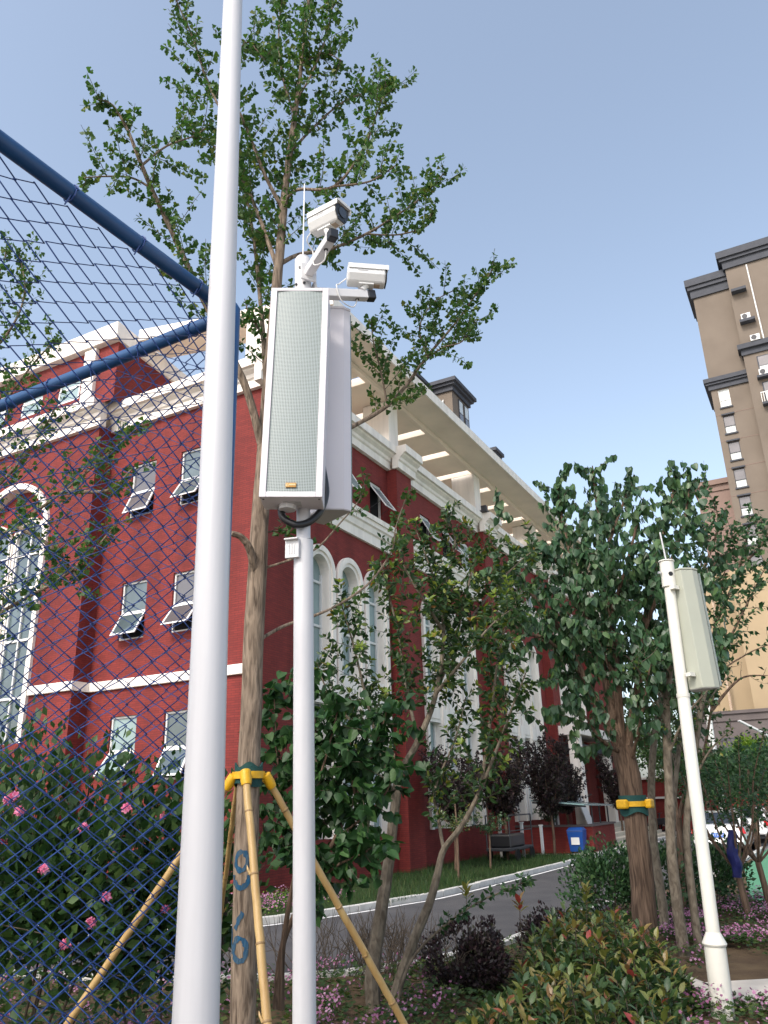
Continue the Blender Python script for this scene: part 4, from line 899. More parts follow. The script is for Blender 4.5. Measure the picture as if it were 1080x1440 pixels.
for k in range(6):
    a = k * 1.047; c = sp(5.0) + Vector((math.cos(a) * .062, math.sin(a) * .062, 0)); world_part(MB().cyl(c, c + Vector((0, 0, .06)), .007, 6).build("bolt", "rim", None), mast)
for k in range(4):
    a = -1.57 - .75 + .5 * k; n_ = Vector((math.cos(a), math.sin(a), 0)); c = sp(5.13 + .12 * (k % 2)) + n_ * .052; world_part(MB().cyl(c, c + n_ * .009, .009, 8).build("screw", "dark_metal", None), mast)
world_part(MB().cyl(sp(5.35), sp(5.35) + Vector((.006, 0, .62)), .0045, 8).build("lightning_rod", "frame_white", None), mast)
bx = sp(3.36) + Vector((-.055, -.055, 0)); br = MB(); br.box(-.040, .040, -.012, .012, -.055, .055)
for x in (-.016, .0, .016): br.box(x - .002, x + .002, -.016, -.0125, -.036, .03)
br.box(-.040, .040, -.034, -.0125, .046, .055)
b_ = br.build("access_plate", "steel_paint", mast, bevel=.004); b_.location = bx - Vector((sp(0).x, sp(0).y, 0)); b_.rotation_euler = (0, 0, -.25)
world_part(MB().tube([sp(3.43) + Vector((.05 * math.cos(a), .05 * math.sin(a), .012 * math.sin(a))) for a in np.linspace(0, 6.28, 20)], .0035, 6).build("cable_loop", "black_plastic", None), mast)

def frameM(o, X, Y, Z): return Matrix(((X.x, Y.x, Z.x, o.x), (X.y, Y.y, Z.y, o.y), (X.z, Y.z, Z.z, o.z), (0, 0, 0, 1)))
def orient(root, o, fwd, roll=0.0):
    """root's -Y faces fwd"""
    Yv = -Vector(fwd).normalized(); Xv = Yv.cross(Vector((0, 0, 1))).normalized(); Zv = Xv.cross(Yv)
    root.matrix_basis = frameM(Vector(o), Xv, Yv, Zv) @ Matrix.Rotation(roll, 4, 'Y'); return root
s1 = thing("column_speaker", "white column speaker with a perforated grille and small gold badge, facing the viewer", "speaker", group="column speakers on the mast")
orient(s1, (-.492, 4.09, 4.292), (.01, -1, 0), .030)
HW, HH, DP = .172, .685, .20
cab = MB().box(-HW, HW, .012, DP, -HH, HH).build("cabinet", "cabinet_white", s1, bevel=.006)
fr = MB(); fw = .034
fr.box(-HW - .003, -HW + fw, -.006, .0115, -HH, HH); fr.box(HW - fw, HW + .003, -.006, .0115, -HH, HH); fr.box(-HW + fw, HW - fw, -.006, .0115, HH - .022, HH); fr.box(-HW + fw, HW - fw, -.006, .0115, -HH, -HH + .032)
fr.build("front_frame", "cabinet_white", s1, bevel=.003)
for x in (-HW + .014, HW - .014):
    for z in (-HH + .05, -.22, .22, HH - .05): MB().cyl((x, -.0065, z), (x, -.0085, z), .0035, 8).build("screw", "rim", s1)
gq = MB(); N = 10
for i in range(N):
    x0, x1 = -HW + fw + (2 * (HW - fw)) * i / N, -HW + fw + (2 * (HW - fw)) * (i + 1) / N; bw = lambda x: .004 - .008 * (1 - (x / (HW - fw)) ** 2)
    gq.quad((x0, bw(x0), -HH + .032), (x1, bw(x1), -HH + .032), (x1, bw(x1), HH - .022), (x0, bw(x0), HH - .022))
gq.build("grille", "grille", s1, smooth=True, uv=True)
bd = MB().box(-.030, .030, -.012, -.0045, -HH + .055, -HH + .083).build("badge", "gold", s1, bevel=.002)
lt = MB()                                           # worn lettering, readable only as raised strokes
lt.box(-.026, -.023, -.0135, -.0121, -HH + .060, -HH + .076); lt.box(-.017, -.014, -.0135, -.0121, -HH + .060, -HH + .076); lt.box(-.0228, -.0172, -.0135, -.0121, -HH + .073, -HH + .076)
for x in np.linspace(-.009, .021, 6): lt.box(x, x + .0035, -.0135, -.0121, -HH + .066, -HH + .076)
lt.build("badge_lettering", "gold_light", bd)
bp_ = MB(); bp_.box(-.05, .05, .06, .14, -HH - .004, -HH - .0005); bp_.build("bottom_plate", "grey_mark", s1)
MB().cyl((-.03, .12, -HH - .03), (-.03, .12, -HH - .001), .05, 8).build("bracket_boss", "steel_paint", s1)
for x in (-.155, .155): MB().cyl((x, .03, -HH - .002), (x, .03, -HH + .001), .006, 8).build("screw", "dark_metal", s1)
cb = [(-.07, .16, -HH + .06), (-.06, .15, -HH - .06), (0.02, .14, -HH - .115), (.09, .18, -HH - .08), (.15, .21, -HH + .0), (.176, .225, -HH + .12), (.15, .225, -HH + .28)]
MB().tube(smooth_path([Vector(c) for c in cb[:3]], 6) + smooth_path([Vector(c) for c in cb[2:]], 6)[1:], .021, 10).build("cable_conduit", "black_plastic", s1, smooth=True)
s2 = thing("column_speaker", "white column speaker seen from behind on the far side of the mast", "speaker", group="column speakers on the mast")
orient(s2, (-.282, 4.60, 4.365), (.78, .62, 0), -.012)
poly = [(-.150, .0, 0), (.150, .0, 0), (.150, .055, 0), (.080, .17, 0), (-.080, .17, 0), (-.150, .055, 0)]
MB().prism([Vector((x, y, -.70)) for x, y, _ in poly], (0, 0, 1.40)).build("cabinet", "cabinet_white", s2, bevel=.006)
MB().prism([Vector((x * 1.02, y * 1.02 - .002, .7005)) for x, y, _ in poly], (0, 0, .018)).build("top_cap", "cabinet_white", s2, bevel=.004)
MB().prism([Vector((x * .98, y * .98, -.703)) for x, y, _ in poly], (0, 0, .0025)).build("bottom_cap", "grey_mark", s2)
MB().box(-.14, .14, -.012, -.001, -.68, .68).build("grille", "grille", s2, uv=True)
for z in (-.45, .45): MB().box(-.04, .04, .1755, .30, z - .02, z + .02).build("bracket", "steel_paint", s2)

def bullet_camera(lab, arm0, arm1, back, front, up_post):
    """arm from the sleeve to arm1, camera body from back to front above the arm's end"""
    c = thing("security_camera", lab, "security camera", arm0, 0, "cameras on the speaker mast"); ax = (arm1 - arm0).normalized(); sd_ = ax.cross(Vector((0, 0, 1))).normalized(); zu = sd_.cross(ax)
    L = (arm1 - arm0).length
    world_part(MB().obox(arm0 + ax * L / 2, ax, sd_, zu, L / 2, .027, .030).build("arm", "steel_paint", None, bevel=.004), c)
    world_part(MB().obox(arm1 + ax * .028, ax, sd_, zu, .0275, .0285, .0315).build("arm_cap", "black_plastic", None, bevel=.006), c)
    world_part(MB().obox(arm0 + ax * .005, ax, sd_, zu, .008, .052, .06).build("arm_flange", "steel_paint", None, bevel=.003), c)
    f = (front - back); Lb = f.length; f.normalize(); s_ = f.cross(Vector((0, 0, 1))).normalized(); u_ = s_.cross(f); m = (front + back) / 2
    W_, H_ = .062, .064                              # body: octagonal-ish section, flat top
    sec = [(-W_, -.2 * H_), (-W_ * .55, -H_), (W_ * .55, -H_), (W_, -.2 * H_), (W_, .8 * H_), (-W_, .8 * H_)]
    world_part(MB().prism([back + s_ * x + u_ * y for x, y in sec], f * Lb).build("housing", "frame_white", None, bevel=.012), c)
    hood = MB(); hs = [(-W_ - .007, .35 * H_), (-W_ - .007, .9 * H_), (-W_ * .8, H_ * 1.12), (W_ * .8, H_ * 1.12), (W_ + .007, .9 * H_), (W_ + .007, .35 * H_), (W_ + .002, .35 * H_), (W_ + .002, .82 * H_), (-W_ - .002, .82 * H_), (-W_ - .002, .35 * H_)]
    hood.prism([back + f * .004 + s_ * x + u_ * y for x, y in hs], f * (Lb + .016)); world_part(hood.build("sun_hood", "frame_white", None), c)
    world_part(MB().prism([front + f * .0005 + s_ * x * .93 + u_ * y * .93 for x, y in sec], f * .006).build("front_window", "black_plastic", None), c)
    ln = MB().cyl(front + f * .004 + u_ * .0, front + f * .012, .034, 24).build("lens", "lens_glass", None, smooth=True); world_part(ln, c)
    for x, y in ((.034, -.040), (-.034, -.040)): world_part(MB().cyl(front + f * .004 + s_ * x + u_ * y, front + f * .009 + s_ * x + u_ * y, .008, 10).build("infrared_lamp", "lens_glass", None), c)
    top = m - u_ * H_; foot = up_post
    world_part(MB().obox(top - u_ * .004, f, s_, u_, .05, .032, .006).build("mount_plate", "frame_white", None, bevel=.003), c)
    world_part(MB().tube([foot, foot.lerp(top, .5), top], [.024, .021, .026], 14).build("mount_neck", "frame_white", None, smooth=True), c)
    world_part(MB().obox(back + f * .10 - s_ * (W_ + .0012) + u_ * .16 * H_, f, u_, s_, .032, .0035, .0006).build("maker_mark", "grey_mark", None), c)
    world_part(MB().obox(back + f * .10 + s_ * (W_ + .0012) + u_ * .16 * H_, f, u_, s_, .032, .0035, .0006).build("maker_mark", "grey_mark", None), c)
    world_part(MB().obox(m + f * Lb * .22 - u_ * (H_ + .0008), f, s_, u_, .035, .02, .0008).build("sticker", "rust", None), c)
    h = arm0 + ax * (L * .80) - zu * .031; hole = MB().cyl(h + zu * .004, h - zu * .002, .013, 12).build("cable_hole", "black_plastic", None); world_part(hole, c)
    q = back - u_ * .02 - f * .004
    world_part(MB().tube(smooth_path([h, h - Vector((0, 0, .06)) - ax * .03, h - Vector((0, 0, .035)) - ax * .12 + sd_ * .03, arm0 + ax * L * .42 + sd_ * .03 + zu * .045, q - f * .05 - Vector((0, 0, .05)), q], 6), .0042, 6).build("cable", "frame_white", None, smooth=True), c)
    return c
za = 5.2
a1 = onz(465, 335, za); bullet_camera("white bullet camera aimed at the viewer, raised on the arm pointing up", sp(za) + Vector((.04, -.06, 0)), a1, onz(441, 322, za + .155) + Vector((0, .0, .012)), onz(480, 300, za + .155), a1 + Vector((0, 0, .03)) - (a1 - sp(za)).normalized() * .015)
a2 = onz(516, 416, za - .03); bullet_camera("white bullet camera seen from the side on the lower arm pointing right", sp(za - .09) + Vector((.065, .03, 0)), a2, onz(488, 388, za + .10), onz(541, 392, za + .095), onz(510, 408, za) )

# ---------------------------------------------------------------- cream mast on the right with its speaker
B0, B1 = at(1019, 1440, 8.6), at(937, 790, 8.6); dv3 = (B1 - B0) / (B1.z - B0.z)
def rp(z): return B0 + dv3 * (z - B0.z)
rm = thing("speaker_mast", "cream mast with a thick foot sleeve and one grey-green speaker, beside slim trees", "pole", (rp(0).x, rp(0).y, 0))
world_part(MB().tube([rp(z) for z in (.03, .60, .665)], [.104, .100, .098], 28).build("base_sleeve", "pole_cream", None, smooth=True), rm)
world_part(MB().tube([rp(z) for z in (.655, .672, .68, .77)], [.106, .114, .112, .066], 28).build("sleeve_cone", "pole_cream", None, smooth=True), rm)
world_part(MB().tube([rp(z) for z in (.76, 3.0, 3.01, 4.18)], [.064, .063, .059, .058], 24).build("shaft", "pole_cream", None, smooth=True), rm)
world_part(MB().tube([rp(z) for z in (2.98, 3.02)], [.068, .068], 24).build("collar", "pole_cream", None, smooth=True), rm)
world_part(MB().tube([rp(z) for z in (4.17, 4.18, 4.46, 4.47, 4.48)], [.06, .076, .076, .088, .086], 24).build("cap_sleeve", "pole_cream", None, smooth=True), rm)
c = rp(4.32); n_ = Vector((.05, -1, -.1)).normalized(); world_part(MB().cyl(c + n_ * .07, c + n_ * .08, .025, 12).build("cable_hole", "black_plastic", None), rm)
c = rp(4.34) + Vector((-.085, -.02, 0)); world_part(MB().cyl(c, c + Vector((-.03, -.01, 0)), .014, 8).build("bolt", "rim", None), rm)
world_part(MB().cyl(rp(4.48), rp(4.48) + Vector((-.02, 0, .34)), .009, 8).build("lightning_rod", "pole_white", None), rm)
s3 = thing("column_speaker", "grey-green column speaker seen from behind on the cream mast", "speaker")
cen = (at(950, 805, 8.6) + at(997, 968, 8.6) + at(980, 803, 8.6) + at(966, 972, 8.6)) / 4
orient(s3, cen + Vector((.0, .02, 0)), (.80, .60, 0), .03)
poly = [(-.145, -.10, 0), (.145, -.10, 0), (.145, 0, 0), (.08, .12, 0), (-.08, .12, 0), (-.145, 0, 0)]
MB().prism([Vector((x, y, -.645)) for x, y, _ in poly], (0, 0, 1.29)).build("cabinet", "cabinet_grey", s3, bevel=.008)
MB().prism([Vector((x * 1.04, y * 1.04, .646)) for x, y, _ in poly], (0, 0, .022)).build("top_cap", "cabinet_grey", s3, bevel=.006)
MB().prism([Vector((x * .97, y * .97, -.649)) for x, y, _ in poly], (0, 0, .0025)).build("bottom_cap", "grey_mark", s3)
MB().box(-.15, .15, -.133, -.121, -.62, .62).build("grille", "grille", s3, uv=True)
for z in (-.5, .45): MB().box(-.03, .03, .1305, .22, z - .02, z + .02).build("bracket", "pole_cream", s3)

# ---------------------------------------------------------------- trees
def rough_tube(mb, path, rads, n=12, amp=.06, freq=9):
    """trunk/limb tube whose section is uneven"""
    i0 = len(mb.v); mb.tube(path, rads, n)
    k = len(path)
    for i in range(k):
        for j in range(n):
            q = i0 + i * n + j; v = Vector(mb.v[q]); d = v - path[i]
            mb.v[q] = tuple(path[i] + d * (1 + amp * noise.noise(Vector((v.x * freq, v.y * freq, v.z * freq * .5))) * 2))
def lerp_r(n, r0, r1): return [r0 + (r1 - r0) * i / (n - 1) for i in range(n)]
def px_path(pts, Y=None, n=6):
    return smooth_path([at(p[0], p[1], p[2] if len(p) > 2 else Y) for p in pts], n)
def tree(name, lab, cat, base, trunk, limbs, bark, leaf, leafm, twk, group=None, singles=0, trunk_r=None, twig_mat="twig", extra=None, tn=14):
    t = thing(name, lab, cat, base, group=group); L = []; tw = MB()
    if trunk:
        m = MB(); rough_tube(m, trunk, trunk_r, tn); world_part(m.build("trunk", bark, None, smooth=True), t)
    for path, r0, r1, kw in limbs:
        m = MB(); rough_tube(m, path, lerp_r(len(path), r0, r1), 8); world_part(m.build("branch", bark, None, smooth=True), t)
        k = dict(twk); k.update(kw)
        if k.pop("bare", False): continue
        limb_twigs(path, tw, L, **k)
    if extra: extra(tw, L)
    if tw.v: o = tw.build("twigs", twig_mat, None); o["kind"] = "stuff"; world_part(o, t)
    emit_leaves(L, leaf, leafm, t, "crown", singles)
    return t, L

# --- near ginkgo
GT = [(338, 1560), (342, 1440), (345, 1250), (351, 1050), (357, 900), (363, 770), (372, 640), (378, 540), (385, 450), (393, 360), (399, 290), (406, 225), (415, 160), (424, 90), (432, 20), (438, -50), (441, -120)]
gy = 4.95
gp = [at(x, y, gy) for x, y in GT]; gp = [Vector((gp[0].x, gp[0].y, -.05)), Vector((gp[0].x, gp[0].y, .35))] + gp
gpath = smooth_path(gp, 5)
def gr(z): return max(.007, .90 * np.interp(z, [-.05, .3, .9, 2.2, 3.6, 4.6, 5.6, 6.4, 7.6, 9.3], [.105, .083, .079, .074, .068, .052, .042, .034, .02, .007]))
GL = [
    ([(372, 640, 4.95), (352, 565, 4.85), (335, 520, 4.8), (300, 450, 4.75), (262, 370, 4.65), (238, 318, 4.6), (213, 265, 4.5), (195, 222, 4.4), (178, 180, 4.35), (158, 148, 4.3), (138, 140, 4.25)], .030, .006),
    ([(213, 265, 4.5), (185, 250, 4.45), (150, 248, 4.4), (118, 250, 4.35)], .009, .004),
    ([(200, 232, 4.42), (235, 205, 4.5), (275, 190, 4.6), (300, 170, 4.6)], .009, .004),
    ([(376, 600, 4.95), (372, 500, 5.15), (364, 400, 5.25), (356, 330, 5.35), (346, 270, 5.4), (335, 215, 5.45)], .022, .006),
    ([(391, 380, 4.95), (372, 325, 5.05), (352, 275, 5.15), (330, 232, 5.2), (300, 205, 5.25), (262, 180, 5.3)], .019, .005),
    ([(393, 372, 4.95), (420, 358, 5.05), (462, 351, 5.2), (515, 329, 5.35), (551, 307, 5.45), (590, 280, 5.5), (625, 243, 5.55)], .018, .005),
    ([(515, 329, 5.35), (560, 330, 5.4), (600, 318, 5.4), (605, 300, 5.4)], .008, .004),
    ([(400, 285, 4.95), (418, 267, 4.9), (470, 262, 4.75), (511, 209, 4.7), (530, 160, 4.7), (548, 108, 4.7)], .015, .004),
    ([(470, 262, 4.75), (520, 255, 4.7), (560, 230, 4.6)], .009, .004),
    ([(408, 215, 4.95), (440, 180, 5.1), (480, 145, 5.2), (520, 128, 5.3), (556, 118, 5.35)], .012, .004),
    ([(398, 295, 4.95), (372, 245, 4.85), (345, 175, 4.75), (322, 120, 4.7), (345, 60, 4.7), (372, 85, 4.65)], .016, .005),
    ([(345, 175, 4.75), (315, 160, 4.65), (290, 110, 4.6), (272, 55, 4.55), (250, 5, 4.5), (238, -30, 4.5)], .011, .004),
    ([(415, 165, 4.95), (398, 110, 5.05), (392, 50, 5.1), (398, -20, 5.15)], .012, .004),
    ([(424, 90, 4.95), (455, 75, 4.9), (480, 85, 4.85)], .008, .004),
    ([(418, 140, 4.95), (440, 100, 4.9), (462, 40, 4.85), (470, -20, 4.8)], .010, .004),
    ([(372, 650, 4.95), (420, 632, 5.3), (495, 600, 5.7), (545, 570, 5.85), (575, 537, 5.9), (600, 502, 5.95), (640, 455, 6.0), (672, 410, 6.0), (697, 372, 6.05)], .024, .005),
    ([(545, 570, 5.85), (535, 520, 5.8), (525, 480, 5.75), (522, 450, 5.7)], .009, .004),
    ([(590, 515, 5.93), (620, 490, 5.8), (650, 480, 5.7), (668, 450, 5.7)], .009, .004),
    ([(600, 500, 5.95), (590, 460, 6.05), (610, 425, 6.1), (645, 405, 6.1)], .008, .004),
    ([(364, 900, 4.95), (400, 880, 5.1), (444, 865, 5.2), (480, 848, 5.3), (521, 818, 5.35), (551, 774, 5.4), (557, 740, 5.4), (575, 690, 5.4)], .012, .004),
    ([(367, 800, 4.95), (400, 790, 5.0), (444, 772, 5.05), (477, 737, 5.1), (507, 700, 5.1), (514, 668, 5.1)], .009, .003),
    ([(366, 750, 4.95), (385, 747, 5.0), (412, 744, 5.05)], .007, .003),
    ([(368, 470, 5.2), (350, 440, 5.1), (344, 420, 5.05)], .008, .003),
]
limbs = []
for i, (pts, r0, r1) in enumerate(GL):
    kw = {}
    if i >= 19: kw = dict(spacing=.17, ln=(.08, .2), t0=.35)
    if i == 15: kw = dict(t0=.42)
    if i == 0: kw = dict(t0=.3)
    limbs.append((px_path(pts), r0, r1, kw))
limbs.append((px_path([(360, 820, 4.95), (352, 775, 4.85), (340, 756, 4.8), (325, 750, 4.75)]), .028, .018, dict(bare=True)))
limbs.append((gpath[int(len(gpath) * .60):], .030, .006, dict(t0=.05)))
twk = dict(t0=.18, spacing=.070, ln=(.20, .56), up=.45, fwd=.45, cl=.038, per=5, size=(.031, .053), droop=.30, tr=.0032, taper=.4)
gk, _ = tree("ginkgo_tree", "slender young ginkgo behind the white speaker mast, its trunk propped by bamboo stakes", "tree", (gpath[0].x, gpath[0].y, 0), gpath, limbs, "bark_ginkgo", "fan", "leaf_ginkgo", twk, "ginkgo trees", 0, [gr(p.z) for p in gpath], tn=24)
# sprouts on the lower trunk
def gtrunk(z):
    for i in range(len(gpath) - 1):
        if gpath[i].z <= z <= gpath[i + 1].z: return gpath[i].lerp(gpath[i + 1], (z - gpath[i].z) / max(1e-6, gpath[i + 1].z - gpath[i].z))
    return gpath[-1]
# blue paint marks sprayed on the bark
def paint_mark(pts, wd, z_off=.0028):
    """pts: (angle, z) along the stroke on the trunk surface"""
    m = MB(); prev = None
    for i, (a, z) in enumerate(pts):
        a0, z0 = pts[max(i - 1, 0)]; a1_, z1 = pts[min(i + 1, len(pts) - 1)]; ta, tz = (a1_ - a0) * .08, z1 - z0; l = math.hypot(ta, tz) + 1e-9; na, nz = -tz / l, ta / l
        q = []
        w_ = wd * (1 + .8 * noise.noise(Vector((a * 5, z * 40, 1)))); a += .10 * noise.noise(Vector((z * 50, a * 3, 5)))
        for s_ in (-1, 0, 1):
            aa, zz_ = a + na * s_ * w_ / 2 / .08, z + nz * s_ * w_ / 2; c = gtrunk(zz_); r0 = gr(zz_); v_ = c + Vector((math.cos(aa), math.sin(aa), 0)) * r0; r = r0 * (1 + .12 * noise.noise(Vector((v_.x * 9, v_.y * 9, v_.z * 4.5)))) + z_off
            q.append(c + Vector((math.cos(aa), math.sin(aa), 0)) * r)
        if prev: m.quad(prev[0], q[0], q[1], prev[1]); m.quad(prev[1], q[1], q[2], prev[2])
        prev = q
    return m
A0 = -1.62 - .05
def ringm(zc, ra, rz, a0=0, a1=2 * math.pi, n=26): return [(A0 - .12 + ra * math.cos(a0 + (a1 - a0) * k / n), zc + rz * math.sin(a0 + (a1 - a0) * k / n)) for k in range(n + 1)]
zpx = lambda y: at(345, y, 4.87).z
for pts, w_ in ((ringm(zpx(1211), .50, .048), .026), (ringm(zpx(1228), .72, .075, math.pi * 1.04, math.pi * 1.96), .030), ([(A0 + .1 - .7 * k / 8, zpx(1283) - .085 * k / 8) for k in range(9)], .030), (ringm(zpx(1336), .55, .055), .028), ([(A0 - .95 + .1 * k / 8, zpx(1305) - .13 * k / 8) for k in range(9)], .010)):
    world_part(paint_mark(pts, w_).build("paint_mark", "graffiti", None, smooth=True), gk)
# tie collar and bamboo stakes
zt = at(347, 1090, 4.87).z; tc_ = gtrunk(zt); tr_ = gr(zt)
def ringstrip(c, r0, z0f, z1f, th, a0=0, a1=2 * math.pi, n=36):
    m = MB(); P = []
    for k in range(n + 1):
        a = a0 + (a1 - a0) * k / n; d = Vector((math.cos(a), math.sin(a), 0)); P.append([c + d * r0 + Vector((0, 0, z0f(a))), c + d * (r0 + th) + Vector((0, 0, z0f(a))), c + d * (r0 + th) + Vector((0, 0, z1f(a))), c + d * r0 + Vector((0, 0, z1f(a)))])
    for k in range(n):
        for j in range(4): m.quad(P[k][j], P[k][(j + 1) % 4], P[k + 1][(j + 1) % 4], P[k + 1][j])
    return m
tie = thing("tree_tie", "yellow clamp collar over a dark green pad on the near ginkgo's trunk", "tree tie", (tc_.x, tc_.y, tc_.z), group="tree tie collars")
world_part(ringstrip(tc_, tr_ + .006, lambda a: -.055 + .012 * math.sin(a * 2), lambda a: .045 + .03 * math.sin(a * 2 + 1.2) ** 2, .010).build("pad", "tie_green", None, smooth=True), tie)
world_part(ringstrip(tc_, tr_ + .017, lambda a: -.018, lambda a: .022, .012).build("strap", "tie_yellow", None, smooth=True), tie)
stk = [((346, 1096, 4.80), (376, 1440, 4.35)), ((379, 1100, 4.98), (566, 1436, 5.6)), ((322, 1102, 4.93), (95, 1440, 5.1)), ((334, 1098, 5.06), (296, 1400, 6.6))]
slab_ = ["bamboo stake running straight down in front of the ginkgo trunk", "bamboo stake slanting down to the right behind the speaker mast", "bamboo stake slanting down to the left behind the blue fence", "thin bamboo stake leaning away behind the ginkgo trunk"]
for k, (a, b) in enumerate(stk):
    p, q = at(*a), at(*b); d = (q - p).normalized(); q = p + d * ((p.z - .02) / -d.z); rad = (.0215, .0205, .0195, .015)[k]
    s_ = thing("bamboo_stake", slab_[k], "bamboo stake", (q.x, q.y, 0), group="bamboo stakes propping the ginkgo")
    L = (q - p).length; n = 40; path = [p + d * (L * i / n - .03) + rv() * .002 for i in range(n + 1)]; nodes = np.arange(.22, L, .34)
    rads = [rad * (1 + .10 * i / n) for i in range(n + 1)]
    world_part(MB().tube(path, rads, 14).build("culm", "bamboo", None, smooth=True), s_)
    for s in nodes:
        c = p + d * (s - .03); r = rad * (1 + .1 * s / L); world_part(MB().tube([c - d * .006, c - d * .002, c + d * .002, c + d * .006], [r * 1.02, r * 1.13, r * 1.13, r * 1.02], 14).build("node_ring", "bamboo_node", None, smooth=True), s_)
    for s in nodes[1::2][:3]:
        c = p + d * (s - .03); o_ = (d.cross(Vector((0, 0, 1)))).normalized(); world_part(MB().tube([c + o_ * rad, c + o_ * (rad + .012) - d * .03, c + o_ * (rad + .014) - d * .05], [.008, .006, .001], 6).build("stub", "bamboo", None), s_)
    e = tc_ + Vector(((p - tc_).x, (p - tc_).y, 0)).normalized() * (tr_ + .05)
    out = Vector(((p - tc_).x, (p - tc_).y, 0)).normalized()
    cl = MB().tube([p - d * .055, p - d * .05, p + d * .01, p + d * .035], [rad + .004, rad + .011, rad + .011, rad + .006], 12); world_part(cl.build("clamp", "tie_yellow", None, smooth=True), tie)
    m = MB().obox((p + tc_ + out * tr_) / 2 - Vector((0, 0, .0)), out, Vector((-out.y, out.x, 0)), (0, 0, 1), max(.02, (p - tc_).length / 2 - tr_ / 2), .026, .017); world_part(m.build("clamp_web", "tie_yellow", None, bevel=.006), tie)

# --- second ginkgo outside the frame on the left, its branches reach in behind the fence
b2 = at(-420, 1440, 7.0); b2.z = 0
t2 = [Vector((b2.x, b2.y, -.05)), Vector((b2.x + .02, b2.y, 1.5)), Vector((b2.x + .06, b2.y, 3.5)), Vector((b2.x + .1, b2.y, 6.0)), Vector((b2.x + .15, b2.y, 9.0))]; t2 = smooth_path(t2, 5)
y2 = 7.0
G2 = [[(-330, 700, 7.0), (-120, 610, 6.9), (-50, 530, 6.8), (10, 470, 6.7), (35, 410, 6.65), (25, 350, 6.6)], [(-330, 760, 7.0), (-100, 690, 6.8), (-20, 600, 6.7), (40, 520, 6.6), (80, 475, 6.55)], [(-330, 800, 7.0), (-90, 760, 6.8), (0, 680, 6.7), (50, 620, 6.6), (80, 570, 6.5)],
      [(-330, 850, 7.0), (-80, 800, 6.7), (20, 740, 6.5), (90, 690, 6.4), (150, 640, 6.3), (195, 600, 6.25)], [(-330, 940, 7.0), (-80, 900, 6.7), (20, 850, 6.5), (90, 810, 6.4), (135, 770, 6.3), (165, 735, 6.25)], [(20, 740, 6.5), (60, 760, 6.45), (100, 800, 6.4), (120, 840, 6.4)],
      [(-330, 620, 7.0), (-120, 520, 6.9), (-50, 440, 6.8), (0, 380, 6.75), (10, 340, 6.7)], [(90, 690, 6.4), (150, 690, 6.35), (185, 660, 6.3)]]
tree("ginkgo_tree", "ginkgo whose leafy branches reach in at the left edge behind the blue fence", "tree", (b2.x, b2.y, 0), t2, [(px_path(p), .022, .005, dict(t0=.25)) for p in G2], "bark_ginkgo", "fan", "leaf_ginkgo", dict(twk, spacing=.075, per=4, cl=.045, ln=(.25, .6), size=(.035, .06)), "ginkgo trees", 0, lerp_r(len(t2), .10, .02))
# --- sprigs right behind the fence's right end
p0 = at(300, 640, 5.6)

# --- big-leaved tree in the middle distance
mb_ = at(905, 1345, 12.1); mb_.z = 0
mtr = smooth_path([Vector((mb_.x, mb_.y, -.05)), at(908, 1330, 12.1), at(903, 1240, 12.1), at(893, 1150, 12.1), at(884, 1090, 12.1), at(874, 1050, 12.1)], 5)
ML = [[(876, 1060, 12.1), (850, 1010, 12.0), (820, 950, 11.9), (790, 890, 11.8), (760, 850, 11.7), (735, 820, 11.6), (715, 790, 11.6)],
      [(874, 1055, 12.1), (868, 960, 12.2), (860, 860, 12.3), (848, 770, 12.4), (838, 700, 12.4), (833, 655, 12.4)],
      [(880, 1065, 12.1), (898, 960, 12.2), (908, 870, 12.2), (925, 780, 12.2), (942, 715, 12.2), (950, 668, 12.2)],
      [(870, 1040, 12.1), (845, 930, 12.4), (815, 830, 12.6), (795, 750, 12.6), (782, 680, 12.6)],
      [(905, 890, 12.2), (935, 810, 11.9), (960, 740, 11.8), (972, 672, 11.8)],
      [(900, 950, 12.2), (945, 880, 12.5), (985, 820, 12.7), (1015, 780, 12.8)],
      [(850, 780, 12.4), (872, 720, 12.7), (888, 675, 12.8)], [(868, 960, 12.2), (830, 880, 12.0), (800, 820, 12.0), (770, 770, 12.0)],
      [(820, 950, 11.9), (770, 900, 11.6), (735, 890, 11.5), (712, 862, 11.5)], [(885, 1080, 12.1), (900, 1020, 11.6), (910, 960, 11.4), (920, 900, 11.3)], [(875, 1060, 12.1), (845, 1040, 11.7), (825, 1010, 11.6), (800, 985, 11.6)],
      [(860, 860, 12.3), (880, 800, 11.8), (895, 740, 11.6), (905, 700, 11.6)], [(905, 870, 12.2), (870, 830, 12.8), (840, 770, 13.1), (815, 735, 13.2)]]
def dense(tw, L):
    for _ in range(310):
        u, v = rnd.gauss(0, 1), rnd.gauss(0, 1); x, y = 868 + u * 92, 850 + v * 92
        if not (688 < x < 1030 and 690 < y < 1075) or noise.noise(Vector((x * .018, y * .018, 4))) < -.22 or (y < 760 and abs(x - 890) < 18): continue
        p = at(x, y, 12.2 + rnd.gauss(0, .7)); pts = [p]
        d = (rv() + Vector((0, 0, .5))).normalized()
        for k in range(4): d = (d + rv() * .25).normalized(); pts.append(pts[-1] + d * .14)
        tw.tube(pts, [.006, .005, .004, .003, .002], 4, False); put_leaves(pts, L, .075, 2, (.07, .16), .2, .75)
